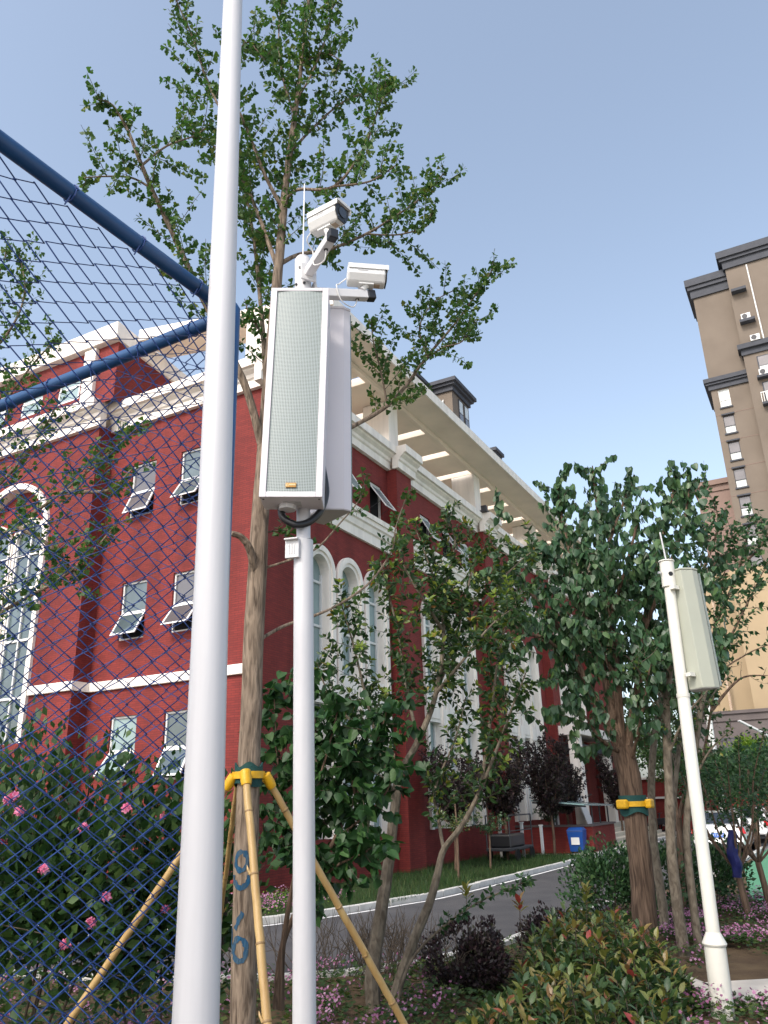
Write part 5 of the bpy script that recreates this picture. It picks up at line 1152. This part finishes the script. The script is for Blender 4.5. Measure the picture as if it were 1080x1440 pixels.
mt, _ = tree("mulberry_tree", "dense dark green tree with large hanging leaves, a yellow collar round its trunk", "tree", (mb_.x, mb_.y, 0), mtr, [(px_path(p), .075 if i < 4 else .035, .010, {}) for i, p in enumerate(ML)], "bark_brown", "heart", "leaf_mulberry",
              dict(t0=.24, spacing=.085, ln=(.35, .75), up=.7, fwd=.3, cl=.075, per=2, size=(.07, .16), hang=.78, tr=.006, taper=.35), None, 240, [.205, .20, .185, .178, .175, .172, .17, .168, .166, .165, .164, .163, .162, .161, .16, .16, .16, .16, .16, .16, .162, .165, .165, .16, .15, .14][:len(mtr)], extra=dense, tn=20)
zc_ = at(893, 1131, 12.0).z; cc = Vector((mtr[13].x, mtr[13].y, zc_)); 
cc = min(mtr, key=lambda v: abs(v.z - zc_)).copy(); cc.z = zc_
tie2 = thing("tree_tie", "yellow clamp collar over a green pad on the dark big-leaved tree's trunk", "tree tie", cc, group="tree tie collars")
world_part(ringstrip(cc, .178, lambda a: -.13 + .03 * math.sin(a * 3), lambda a: .12, .014).build("pad", "tie_green", None, smooth=True), tie2)
world_part(ringstrip(cc, .194, lambda a: -.03, lambda a: .04, .014).build("strap", "tie_yellow", None, smooth=True), tie2)
for a in (-1.57 - .95, -1.57 + .95, 1.57):
    d = Vector((math.cos(a), math.sin(a), 0)); world_part(MB().obox(cc + d * .235 + Vector((0, 0, .005)), d, (-d.y, d.x, 0), (0, 0, 1), .045, .085, .062).build("clamp", "tie_yellow", None, bevel=.025), tie2)

# --- multi-stemmed small-leaved tree in the centre
cb_ = at(545, 1440, 9.2); cb_.z = 0
CL = [[(527, 1430, 9.2), (524, 1370, 9.2), (535, 1290, 9.25), (545, 1225, 9.3), (556, 1130, 9.3), (562, 1090, 9.3), (588, 1042, 9.3), (613, 975, 9.3), (624, 889, 9.3), (612, 820, 9.3), (585, 745, 9.3)],
      [(548, 1440, 9.1), (560, 1385, 9.1), (583, 1320, 9.1), (604, 1270, 9.1), (615, 1230, 9.1), (624, 1195, 9.1), (650, 1160, 9.0), (676, 1110, 9.0), (700, 1050, 8.9), (722, 990, 8.9), (740, 945, 8.9)],
      [(613, 975, 9.3), (640, 900, 9.4), (655, 840, 9.5), (668, 790, 9.5), (690, 760, 9.5)], [(588, 1042, 9.3), (570, 960, 9.5), (560, 890, 9.6), (545, 830, 9.6), (535, 790, 9.6)],
      [(624, 1195, 9.1), (618, 1160, 9.2), (612, 1110, 9.3), (640, 1040, 9.3), (655, 980, 9.3)], [(556, 1130, 9.3), (530, 1040, 9.1), (510, 960, 9.0), (495, 900, 8.9), (480, 850, 8.9)],
      [(613, 975, 9.3), (650, 930, 9.0), (690, 880, 8.9), (730, 850, 8.8)], [(624, 889, 9.3), (600, 850, 9.0), (570, 800, 8.9), (558, 760, 8.8)], [(676, 1110, 9.0), (690, 1010, 9.2), (700, 930, 9.3), (715, 870, 9.3), (735, 830, 9.3)],
      [(640, 900, 9.4), (685, 840, 9.8), (720, 800, 9.9), (755, 770, 10)], [(530, 1040, 9.1), (470, 990, 9.4), (445, 930, 9.5)], [(624, 889, 9.3), (628, 820, 9.6), (640, 760, 9.7), (625, 730, 9.7)]]
TIP = []
ft, _ = tree("flowering_tree", "open multi-stemmed small-leaved tree with yellow-green tips before the white arches", "tree", (cb_.x, cb_.y, 0), None, [(px_path(p), (.085, .06)[i] if i < 2 else .022, .006, dict(t0=.58) if i < 2 else {}) for i, p in enumerate(CL)], "bark_grey", "wide", "leaf_shrub",
     dict(t0=.15, spacing=.074, ln=(.22, .60), up=.2, fwd=.35, cl=.05, per=4, size=(.06, .11), droop=.12, tr=.0035, taper=.3, tipL=TIP), None, 0)
emit_leaves(TIP, "wide", "leaf_tip", ft, "young_leaves")
# low side branch with leaf tufts crossing the road
sb = at(570, 1350, 8.6); SBp = px_path([(556, 1440, 8.7), (566, 1380, 8.65), (590, 1335, 8.6), (640, 1290, 8.5), (680, 1265, 8.5), (712, 1252, 8.45), (742, 1238, 8.4)])
tree("sapling", "thin low sapling bending right with leaf tufts over the road", "sapling", (at(556, 1440, 8.7).x, 8.7, 0), None, [(SBp, .016, .004, dict(t0=.5))], "bark_grey", "oval", "leaf_hedge", dict(spacing=.10, ln=(.06, .18), up=.5, fwd=.6, cl=.03, per=4, size=(.05, .085), tr=.003), None)
# --- broad-leaved shrub right of the mast
lb = at(388, 1440, 7.6); lb.z = 0
LLp = [[(395, 1420, 7.6), (398, 1330, 7.6), (415, 1230, 7.6), (440, 1130, 7.6), (465, 1040, 7.5), (478, 985, 7.5)], [(388, 1420, 7.6), (400, 1320, 7.7), (450, 1220, 7.7), (500, 1120, 7.7), (535, 1030, 7.7), (545, 990, 7.7)], [(470, 1180, 7.7), (510, 1150, 7.5), (545, 1110, 7.4), (555, 1060, 7.4)],
       [(440, 1130, 7.6), (445, 1050, 7.8), (440, 990, 7.9), (430, 950, 7.9)], [(430, 1260, 7.6), (470, 1220, 7.3), (510, 1200, 7.2), (540, 1180, 7.2)], [(415, 1230, 7.6), (395, 1120, 7.9), (388, 1030, 8.0), (385, 960, 8.0)], [(500, 1120, 7.7), (490, 1060, 7.5), (505, 1010, 7.4)]]
tree("lilac_shrub", "bushy shrub with broad heart-shaped leaves just right of the white mast", "shrub", (lb.x, lb.y, 0), None, [(px_path(p), .030 if i < 2 else .014, .005, dict(t0=.4) if i < 2 else {}) for i, p in enumerate(LLp)], "bark_brown", "heart", "leaf_lilac",
     dict(t0=.12, spacing=.065, ln=(.25, .5), up=.1, fwd=.3, cl=.07, per=3, size=(.075, .125), hang=.45, tr=.004, taper=.2), None, 240)
# --- slim trees on the right
SL = [((938, 1322, 13.4), [(938, 1322), (930, 1260), (920, 1190), (916, 1120), (920, 1040), (935, 960), (940, 900)], .075, "slim grey trunk directly right of the dark tree's trunk", "leaf_hedge"),
      ((963, 1354, 11.7), [(964, 1354), (952, 1270), (944, 1190), (941, 1110), (938, 1040), (938, 980), (945, 920)], .080, "straight grey slim tree with ringed bark left of the cream mast", "leaf_shrub"),
      ((985, 1348, 12.0), [(985, 1348), (976, 1280), (968, 1210), (966, 1150), (975, 1080), (985, 1000), (1000, 940)], .062, "slim tree bent towards the cream mast, just left of it", "leaf_shrub"),
      ((957, 1300, 13.9), [(957, 1300), (950, 1240), (946, 1180), (950, 1100), (960, 1010), (968, 950)], .055, "thinnest grey trunk half behind the ringed slim tree", "leaf_hedge")]
for (bx_, by_, bY), pts, r, lab, lm in SL:
    tp = px_path([(x, y, bY) for x, y in pts]); tp[0] = Vector((tp[0].x, tp[0].y, -.02)); b = Vector((tp[0].x, tp[0].y, 0)); lims = []
    k0 = int(len(tp) * .62)
    for j in range(7):
        s = tp[k0 + (j * (len(tp) - k0 - 1)) // 7]; a = j * 2.4 + bY; e = s + Vector((math.cos(a) * .7, math.sin(a) * .7, .75)) * rnd.uniform(.7, 1.2); lims.append((smooth_path([s, s.lerp(e, .5) + Vector((0, 0, .1)), e], 5), r * .35, .006, {}))
    lims.append((tp[k0:], r * .6, .01, {}))
    tree("slim_tree", lab, "tree", b, tp, lims, "bark_grey", "oval", lm, dict(t0=.2, spacing=.12, ln=(.2, .5), up=.3, fwd=.5, cl=.055, per=2, size=(.05, .085), droop=.2, tr=.004), "slim trees beside the cream mast", 0, lerp_r(len(tp), r, r * .55))
# a lighter magnolia behind the cream mast's speaker, bare twigs to the right
mg = at(960, 1290, 15.0); mg.z = 0
MG = [[(955, 1150, 15), (985, 1080, 15), (1000, 1000, 14.8), (1010, 950, 14.7), (1050, 920, 14.6), (1085, 905, 14.5)], [(955, 1150, 15), (975, 1050, 15), (990, 960, 15.2), (1005, 880, 15.3), (1020, 800, 15.4), (1030, 750, 15.4)], [(990, 960, 15.2), (1030, 890, 15), (1060, 830, 15), (1080, 790, 15)], [(1000, 1000, 14.8), (1040, 955, 14.7), (1080, 950, 14.6)], [(975, 1050, 15), (960, 960, 15.3), (965, 880, 15.4), (985, 800, 15.5), (990, 730, 15.5)], [(1005, 880, 15.3), (1040, 800, 15.6), (1055, 740, 15.6), (1075, 735, 15.6)], [(990, 800, 15.4), (1010, 740, 15.4), (1003, 705, 15.4)], [(1020, 800, 15.4), (1060, 780, 15.2), (1085, 740, 15.1)]]
tpm = smooth_path([mg, at(958, 1220, 15), at(955, 1150, 15)], 5)
tree("magnolia_tree", "light open tree with sparse twigs over the yellow wall, right of the cream mast", "tree", mg, tpm, [(px_path(p), .035, .006, dict(spacing=.24, per=1, cl=.11, ln=(.2, .5)) if i in (0, 3) else {}) for i, p in enumerate(MG)], "bark_brown", "oval", "leaf_hedge", dict(t0=.25, spacing=.13, ln=(.3, .7), up=.25, fwd=.4, cl=.07, per=3, size=(.08, .15), droop=.3, tr=.006, taper=.2), None, 0, lerp_r(len(tpm), .07, .05))
# young many-stemmed trees on the far right beside the court
for j, (base, fork, lab) in enumerate((((1056, 1300, 14.6), (1037, 1225), "young tree forking low before the green court, tied with a blue cloth"), ((1086, 1285, 15.6), (1066, 1212), "young forking tree at the right edge before the green court"))):
    b = at(*base); b.z = 0; f_ = at(fork[0], fork[1], base[2]); tp = smooth_path([Vector((b.x, b.y, -.02)), b.lerp(f_, .5), f_], 5); lims = []
    for k in range(7):
        a = k * .9; e = f_ + Vector((math.cos(a) * rnd.uniform(.3, .8), math.sin(a) * .6, rnd.uniform(.9, 1.5))); e2 = e + Vector((math.cos(a) * .35, math.sin(a) * .3, rnd.uniform(.4, .9))); lims.append((smooth_path([f_ - Vector((0, 0, .03)), f_.lerp(e, .5) + Vector((math.cos(a) * .12, math.sin(a) * .1, 0)), e, e2], 5), .024, .006, dict(t0=.4)))
    tree("young_tree", lab, "tree", b, tp, lims, "bark_brown", "oval", "leaf_hedge", dict(spacing=.10, ln=(.25, .55), up=.3, fwd=.5, cl=.05, per=3, size=(.05, .09), tr=.004), "young trees beside the court", 0, lerp_r(len(tp), .062, .05))
# blue cloth tied to the fork
tq = [at(1030, 1168, 14.45), at(1030, 1195, 14.4), at(1035, 1215, 14.4), at(1037, 1234, 14.4)]; tp_ = smooth_path(tq, 5); m = MB(); rough_tube(m, tp_, [.045 + .045 * math.sin(math.pi * (i + 2) / (len(tp_) + 5)) for i in range(len(tp_))], 10, .22, 14)
tb = m.build("tied_cloth", "tarp_blue", None, smooth=True); tag(tb, "dark blue rolled cloth tied upright to the young tree's fork", "cloth")

# ---------------------------------------------------------------- bushes
def clump(L, c, R, n, size, dens=.0, up=.5, hang=0.0, seed=0.0, shell=.55, flat=0.0):
    """leaves through an uneven ellipsoid of foliage"""
    k = 0; tries = 0
    while k < n and tries < n * 12:
        tries += 1; d = rv()
        if d.z < -.75: continue
        r = (shell + (1 - shell) * rnd.random()) * (1 + .32 * noise.noise(d * 2.1 + Vector((seed, 0, 0))))
        p = Vector((c[0] + d.x * R[0] * r, c[1] + d.y * R[1] * r, c[2] + d.z * R[2] * r))
        if p.z < .1 or noise.noise(p * 2.6 + Vector((seed, 3, 1))) < dens: continue
        y = (d * .7 + rv() * .7 + Vector((0, 0, up))).normalized()
        if hang: y = (y * (1 - hang) + Vector((0, 0, -hang))).normalized()
        L.append((p, y, rv() + d + Vector((0, 0, .4)), rnd.uniform(*size))); k += 1
def bush(name, lab, cat, base, c, R, n, leaf, lm, size, stems=9, group=None, singles=0, sr=.012, sm="twig", **kw):
    t = thing(name, lab, cat, (base[0], base[1], 0), group=group); L = []; tw = MB()
    for k in range(stems):
        d = rv(); d.z = abs(d.z) * .8 + .3; e = Vector((c[0] + d.x * R[0] * .8, c[1] + d.y * R[1] * .8, c[2] + d.z * R[2] * .7)); b = Vector((base[0] + d.x * .12, base[1] + d.y * .12, 0))
        tw.tube(smooth_path([b, b.lerp(e, .5) + Vector((d.x, d.y, 0)) * .08, e], 5), lerp_r(11, sr, sr * .3), 5, False)
        for q in range(3):
            s = b.lerp(e, rnd.uniform(.4, .9)); e2 = s + (rv() + Vector((0, 0, .6))).normalized() * R[2] * .5; tw.tube([s, s.lerp(e2, .5) + rv() * .03, e2], [sr * .4, sr * .3, sr * .15], 4, False)
    if tw.v: world_part(tw.build("stems", sm, None), t)["kind"] = "stuff"
    clump(L, c, R, n, size, **kw); emit_leaves(L, leaf, lm, t, "foliage", singles)
    return t, L
# hibiscus behind the fence, three of them, with pink double flowers
HB = [((-2.55, 5.9), (-2.35, 5.9, 1.5), (.95, .75, 1.05), 6500, "flowering hibiscus shrub with pink flowers close behind the blue fence on the left"),
      ((-1.55, 6.3), (-1.60, 6.4, 1.35), (.62, .6, 1.0), 3600, "hibiscus shrub with a few pink flowers between the fence and the white pole"),
      ((-3.7, 6.8), (-3.6, 6.9, 1.7), (.8, .8, 1.25), 3600, "hibiscus shrub at the left edge behind both fences")]
fl_spots = [[(178, 1137, 5.35), (92, 1328, 5.4), (62, 1222, 5.3), (128, 1298, 5.4), (118, 1165, 5.35), (20, 1120, 5.35), (28, 1140, 5.3), (12, 1125, 5.4), (150, 1262, 5.4)], [(188, 1246, 5.9), (232, 1280, 5.9), (226, 1150, 6.0)], [(50, 1118, 6.3), (70, 1137, 6.4), (5, 1180, 6.4), (38, 1165, 6.4)]]
for (b, c, R, n, lab), sp_ in zip(HB, fl_spots):
    t, _ = bush("hibiscus_shrub", lab, "shrub", b, c, R, n, "oval", "leaf_hibiscus", (.06, .105), 10, "hibiscus shrubs behind the fence", dens=-.3, shell=.2)
    for (x, y, Y) in sp_:
        p = at(x, y, Y); P = []; 
        for k in range(9):
            d = (rv() + Vector((-.1, -.8, .3))).normalized(); P.append((p + d * .018, d.orthogonal().normalized(), d, rnd.uniform(.040, .062)))
        o = scatter("flower", "petals", [l[0] for l in P], [l[1] for l in P], [l[2] for l in P], [l[3] for l in P], "petal_rose", None); world_part(o, t)
# leafless twiggy shrub between the road and the bed
bt = thing("bare_shrub", "leafless thicket of dark twigs between the multi-stemmed tree and the road", "shrub", (-.35, 11.2, 0)); m = MB()
for k in range(150):
    x, y = -.35 + rnd.gauss(0, .55), 11.3 + rnd.gauss(0, .4); p = Vector((x, y, .03)); d = (Vector((rnd.gauss(0, .4), rnd.gauss(0, .4), 1))).normalized(); pts = [p]
    for j in range(5): d = (d + rv() * .28).normalized(); pts.append(pts[-1] + d * rnd.uniform(.10, .19))
    m.tube(pts, [.007, .006, .005, .004, .003, .002], 4, False)
    for j in (2, 3): e = (d + rv()).normalized(); m.tube([pts[j], pts[j] + e * .14, pts[j] + e * .26 + Vector((0, 0, .05))], [.004, .003, .0015], 3, False)
world_part(m.build("twigs", "twig", None), bt)["kind"] = "stuff"
# purple-leaved balls and plum trees
bush("barberry_shrub", "round dark purple shrub beside the road, left of the photinia", "shrub", (.80, 10.0), (.80, 10.0, .36), (.50, .45, .42), 5200, "oval", "leaf_purple", (.04, .065), 8, "dark purple shrubs", dens=-.2, shell=.3)
bush("barberry_shrub", "smaller dark purple shrub poking up behind the photinia's red tips", "shrub", (1.95, 11.6), (1.95, 11.6, .36), (.36, .34, .34), 2600, "oval", "leaf_purple", (.04, .065), 8, "dark purple shrubs", dens=-.2, shell=.3)
PL = [((8.0, -1.5), 3.6, "purple-leaved plum tree nearest the viewer along the red wall"), ((12.2, -1.6), 4.2, "tall purple-leaved plum tree beside the dark handcart"), ((16.6, -1.9), 4.6, "largest purple-leaved plum tree behind the sapling by the kerb"), ((21.5, -1.1), 4.0, "purple-leaved plum tree rising behind the glass awning"), ((27.0, -2.2), 4.3, "purple-leaved plum tree standing before the entrance steps")]
for i, ((a, b), h, lab) in enumerate(PL):
    p = ab(a, b, 0); tr0 = smooth_path([p, p + Vector((.03, 0, .8)), p + Vector((0, .03, 1.5))], 4); lims = []
    for k in range(8):
        an = k * 2.4 + i; e = p + Vector((math.cos(an) * .75, math.sin(an) * .75, h * rnd.uniform(.7, 1.0))); lims.append((smooth_path([tr0[-2], tr0[-1].lerp(e, .5) + Vector((math.cos(an) * .2, math.sin(an) * .2, 0)), e], 5), .028, .006, {}))
    tree("plum_tree", lab, "tree", p, tr0, lims, "bark_brown", "oval", "leaf_purple", dict(t0=.05, spacing=.07, ln=(.35, .8), up=.4, fwd=.4, cl=.055, per=5, size=(.07, .12), tr=.005, taper=.2), "purple plum trees along the wall", 0, lerp_r(len(tr0), .055, .045), tn=8)
# saplings and green bushes on the lawn
for i, (px, py, h, lab) in enumerate(((775, 1196, 2.1, "green sapling on the lawn just left of the blue dustbin"), (690, 1222, 1.9, "small light green sapling before the dark handcart"), (645, 1238, 2.3, "yellowish bushy sapling on the lawn's near end"))):
    p = onz(px, py, .09); p.z = 0; q = p + Vector((.03, 0, h * .55)); e = p + Vector((0, 0, h)); tp = smooth_path([p, q, e], 4)
    tree("lawn_sapling", lab, "sapling", p, tp, [(smooth_path([q, q + Vector((math.cos(k * 1.3) * .35, math.sin(k * 1.3) * .35, .3)), q + Vector((math.cos(k * 1.3) * .6, math.sin(k * 1.3) * .6, .5))], 4), .012, .004, {}) for k in range(5)] , "bark_brown", "oval", ("leaf_hedge", "leaf_hedge", "leaf_photinia")[i], dict(t0=.1, spacing=.09, ln=(.15, .4), up=.3, cl=.05, per=4, size=(.05, .09), tr=.004), "saplings on the lawn", 0, lerp_r(len(tp), .035, .015), tn=8)
bush("hedge_bush", "dark green rounded bush at the bed's edge behind the photinia", "shrub", (3.75, 15.4), (3.75, 15.4, .60), (.80, .8, .72), 3600, "oval", "leaf_hedge", (.06, .10), 9, "green bushes in the bed", dens=-.2, shell=.35)
bush("hedge_bush", "dark bush between the slim trunks", "shrub", (4.6, 15.2), (4.6, 15.2, .6), (.75, .7, .75), 2200, "oval", "leaf_hedge", (.06, .10), 9, "green bushes in the bed", dens=-.2, shell=.35)
bush("hedge_bush", "pale flecked bush just right of the cream mast, below the white car", "shrub", (5.7, 15.9), (5.7, 15.9, .65), (.75, .7, .72), 2200, "oval", "leaf_hedge", (.06, .11), 9, "green bushes in the bed", dens=-.2, shell=.35)
# trees and bushes at the end of the road
for i, (px, py, Y, R, lm, lab) in enumerate(((1048, 1092, 33, (2.0, 1.8, 1.25), "leaf_hedge", "dark green rounded tree behind the white car"), (1002, 1088, 38, (1.6, 1.6, 1.25), "leaf_hedge", "dark tree between the cream mast and the white flagpole"), (1062, 1066, 44, (1.5, 1.6, 1.3), "leaf_bright", "bright yellow-green tree before the grey podium"),
                                               (1105, 1085, 40, (2.2, 2, 1.7), "leaf_hedge", "dark green tree at the right edge behind the red car"), (940, 1075, 45, (2.6, 2, 2.0), "leaf_hibiscus", "dark tree over the red annex, left of the cream mast"), (985, 1082, 52, (3.0, 2, 1.5), "leaf_shrub", "olive tree far behind, against the foot of the yellow wall"), (905, 1040, 47, (2.4, 2, 2.6), "leaf_hibiscus", "dark tree far behind the trunk with the yellow collar"), (955, 985, 56, (2.2, 2, 4.2), "leaf_hedge", "tall grey-green tree far behind the cream mast's speaker"))):
    c = at(px, py, Y); t = thing("street_tree", lab, "tree", (c.x, c.y, 0), group="trees at the end of the road"); m = MB(); tp = smooth_path([Vector((c.x, c.y, -.02)), Vector((c.x + .1, c.y, c.z * .5)), Vector((c.x, c.y, c.z + R[2] * .3))], 5); rough_tube(m, tp, lerp_r(len(tp), .13, .05), 8); world_part(m.build("trunk", "bark_brown", None, smooth=True), t)
    L = []
    for k in range(7):
        d = rv(); cc_ = (c.x + d.x * R[0] * .55, c.y + d.y * R[1] * .55, c.z + d.z * R[2] * .5); clump(L, cc_, (R[0] * .62, R[1] * .62, R[2] * .55), 420, (.12, .24), -.15, .4, 0, i * 3.1 + k, .3)
        m2 = MB().tube([tp[-4], tp[-1].lerp(Vector(cc_), .6), Vector(cc_)], [.05, .03, .012], 5); world_part(m2.build("branch", "bark_brown", None), t)
    emit_leaves(L, "oval", lm, t, "crown")

# photinia hedge in the foreground: shoots with whorls of long leaves, bronze and red at the tips
ph = thing("photinia_shrub", "broad photinia shrub in the foreground with bronze and red young leaves", "shrub", (1.6, 8.6, 0))
L1, L2, st = [], [], MB()
def dome(x, y):
    g = 0
    for cx, cy, rx, ry, h in ((2.0, 9.1, .85, 1.3, .80), (1.45, 8.2, .62, .9, .52), (.72, 7.6, .36, .6, .42), (2.05, 8.2, .50, .8, .62), (1.6, 7.4, .75, .7, .56), (2.2, 10.2, .62, .8, .82), (2.55, 9.3, .42, .7, .55)):
        q = 1 - ((x - cx) / rx) ** 2 - ((y - cy) / ry) ** 2
        if q > 0: g = max(g, h * q ** .42)
    return g
k = 0
while k < 600:
    x, y = rnd.uniform(.1, 3.1), rnd.uniform(6.9, 11.3); h = dome(x, y)
    if h < .18: continue
    k += 1; z = h * rnd.uniform(.62, 1.06) if k % 6 else h * rnd.uniform(1.05, 1.22); b = Vector((x + rnd.uniform(-.05, .05), y + rnd.uniform(-.05, .05), max(.05, z - .45))); p = Vector((x, y, z)); ax = (p - b + rv() * .12).normalized()
    st.tube([b, b.lerp(p, .5) + rv() * .012, p], [.006, .005, .003], 4, False)
    tip = z > h * .93 and rnd.random() < .45; nl = rnd.randint(8, 12)
    for j in range(nl):
        s = j / nl; a = j * 2.4 + x * 9; o = ax.orthogonal().normalized(); o = o * math.cos(a) + ax.cross(o) * math.sin(a); q = p - ax * (.26 * (1 - s)); op = 1.15 - .85 * s
        yv = (o * (op + .25) + ax * (.15 + .75 * s) + rv() * .2).normalized(); (L2 if tip and s > .55 else L1).append((q, yv, ax - o * .35 + rv() * .2, rnd.uniform(.105, .175) * (1 - .25 * s)))
for (x, y, Y, h) in ((730, 1268, 9.3, 0), (824, 1250, 10.4, 0), (868, 1300, 9.6, 0), (655, 1250, 10.2, 0), (1006, 1325, 7.6, 0), (933, 1395, 7.4, 0)):
    if x > 900: continue
    p = at(x, y, Y); b = Vector((p.x, p.y + .05, max(.2, p.z - .6))); st.tube([b, p], [.006, .003], 4, False)
    for j in range(9):
        a = j * 2.4; o = Vector((math.cos(a), math.sin(a), 0)); L2.append((p - Vector((0, 0, .1 * (1 - j / 9))), (o * (1 - .7 * j / 9) + Vector((0, 0, .7))).normalized(), Vector((0, 0, 1)) - o * .4, rnd.uniform(.09, .15)))
world_part(st.build("stems", "twig", None), ph)["kind"] = "stuff"
emit_leaves(L1, "wide", "leaf_photinia", ph, "foliage", 200); emit_leaves(L2, "wide", "leaf_bronze", ph, "young_foliage", 90)

# ---------------------------------------------------------------- ground cover
def inside(poly, x, y):
    c = False; n = len(poly)
    for i in range(n):
        (x0, y0), (x1, y1) = poly[i], poly[(i + 1) % n]
        if (y0 > y) != (y1 > y) and x < (x1 - x0) * (y - y0) / (y1 - y0) + x0: c = not c
    return c
BED = [(p.x, p.y) for p in (ab(a, b) for a, b in [(9.5, -9.2), (8, -9.0), (3, -8.1), (-1, -7.7), (-4, -7.55), (-6.1, -6.9), (-7.4, -5.35), (-8.1, -2), (-8.3, 4)])] + [(-9, 8), (-9, 4), (4, 4), (6.5, 9), (9, 16)]
L, Fz = [], []
flower_patch = lambda x, y: (x > 3.6 and y > 11.5) or (x > 2.3 and y < 10.3) or (x < .2)
SLQ = [onz(962, 1380, .1), onz(965, 1393, .1), onz(1062, 1386, .1), onz(1072, 1400, .1)]
k = 0
while k < 30000:
    y = 5.0 + 12.5 * rnd.random() ** 1.25; x = rnd.uniform(-.60, .56) * y * 1.05
    if not inside(BED, x, y): continue
    nz = noise.noise(Vector((x * 1.3, y * 1.3, 0)))
    if nz < -.55 or (3.0 < x < 4.5 and 9.3 < y < 12.6 and nz < .42): k += .05; continue
    if any(((x - q_.x) ** 2 + (y - q_.y) ** 2) < .16 for q_ in SLQ): continue
    k += 1; z = .06 + rnd.uniform(.02, .16) * (1 + .8 * nz); o = rv(); L.append((Vector((x, y, z)), Vector((o.x, o.y, .35)), Vector((o.x * .4, o.y * .4, 1)), rnd.uniform(.045, .085)))
    fz = noise.noise(Vector((x * 1.9 + 7, y * 1.9, 2)))
    if flower_patch(x, y) and fz > .14 and rnd.random() < .34:
        for _ in range(3): Fz.append((Vector((x + rnd.gauss(0, .05), y + rnd.gauss(0, .05), z + rnd.uniform(.05, .12))), rv(), Vector((rnd.gauss(0, .4), rnd.gauss(0, .4) - .35, 1)), rnd.uniform(.024, .040)))
for x0, x1, y0, y1, n_ in ((930, 1110, 1266, 1335, 3600), (880, 1110, 1392, 1450, 900), (440, 640, 1362, 1450, 500), (940, 1000, 1330, 1372, 120)):
    for _ in range(n_):
        p = onz(rnd.uniform(x0, x1), rnd.uniform(y0, y1), .06); f = noise.noise(p * 1.4)
        if f < .0 or any((p - q_).length < .42 for q_ in (onz(962, 1380, .1), onz(965, 1393, .1), onz(1062, 1386, .1), onz(1072, 1400, .1))): continue
        h_ = .10 + .12 * rnd.random(); Fz.append((p + Vector((rnd.gauss(0, .05), rnd.gauss(0, .05), h_)), rv(), Vector((rnd.gauss(0, .4), rnd.gauss(0, .4) - .4, 1)), rnd.uniform(.026, .044)))
        for _k in range(2): o = rv(); L.append((p + Vector((rnd.gauss(0, .06), rnd.gauss(0, .06), h_ * .6)), Vector((o.x, o.y, .35)), Vector((o.x * .4, o.y * .4, 1)), rnd.uniform(.045, .08)))
for lst, kd, m, nm, lab in ((L, "trefoil", "leaf_ground", "ground_cover", "low clover-like leaves covering the planting bed"), (Fz, "petals", "petal_pink", "clover_flowers", "pink flowers carpeting the planting bed")):
    o = scatter(nm, kd, [l[0] for l in lst], [l[1] for l in lst], [l[2] for l in lst], [l[3] for l in lst], m, None); tag(o, lab, "flowers" if m == "petal_pink" else "plants", kind='stuff')
# grass on the lawn strip, flowers along its edge near the corner
L, Fz = [], []
while len(L) < 16000:
    a, b = rnd.uniform(-4.4, 15.3), rnd.uniform(-3.6, 3.0)
    if (a > 0 and (b > -.05 or b < -3.55 - .012 * a)) or (a <= 0 and (a + 4.4) ** 2 * .6 + 0 < max(0, (-b - .2)) ** 2 * 1.2): continue
    p = ab(a, b, .09); L.append((p, Vector((rnd.gauss(0, .35), rnd.gauss(0, .35), 1)), rv(), rnd.uniform(.07, .19) * (1.4 if noise.noise(p * .9) > .15 else .9)))
o = scatter("grass", "blade", [l[0] for l in L], [l[1] for l in L], [l[2] for l in L], [l[3] * 1.0 for l in L], "leaf_grass", None); tag(o, "short green grass on the strip along the school wall", "grass", kind='stuff')
L = []
for _ in range(2600):
    a, b = rnd.uniform(-3.6, .9), rnd.uniform(-2.2, 2.5); 
    if a > -.2 and b > -.2: continue
    if a < -2.6 and b < -1.0: continue
    p = ab(a, b, .09); f = noise.noise(p * 1.5) > .0
    for _ in range(2): (Fz if f else L).append((p + Vector((rnd.gauss(0, .05), rnd.gauss(0, .05), rnd.uniform(.03, .22 if f else .18))), rv(), Vector((rnd.gauss(0, .4), -.5, 1)), rnd.uniform(.03, .05)))
o = scatter("wall_flowers", "petals", *[[l[i] for l in Fz] for i in range(4)], "petal_pink", None); tag(o, "pink flowers between the kerb and the school's corner", "flowers", kind='stuff')
o = scatter("wall_plants", "trefoil", *[[l[i] for l in L] for i in range(4)], "leaf_bright", None); tag(o, "yellow-green low plants between the kerb and the school's corner", "plants", kind='stuff')
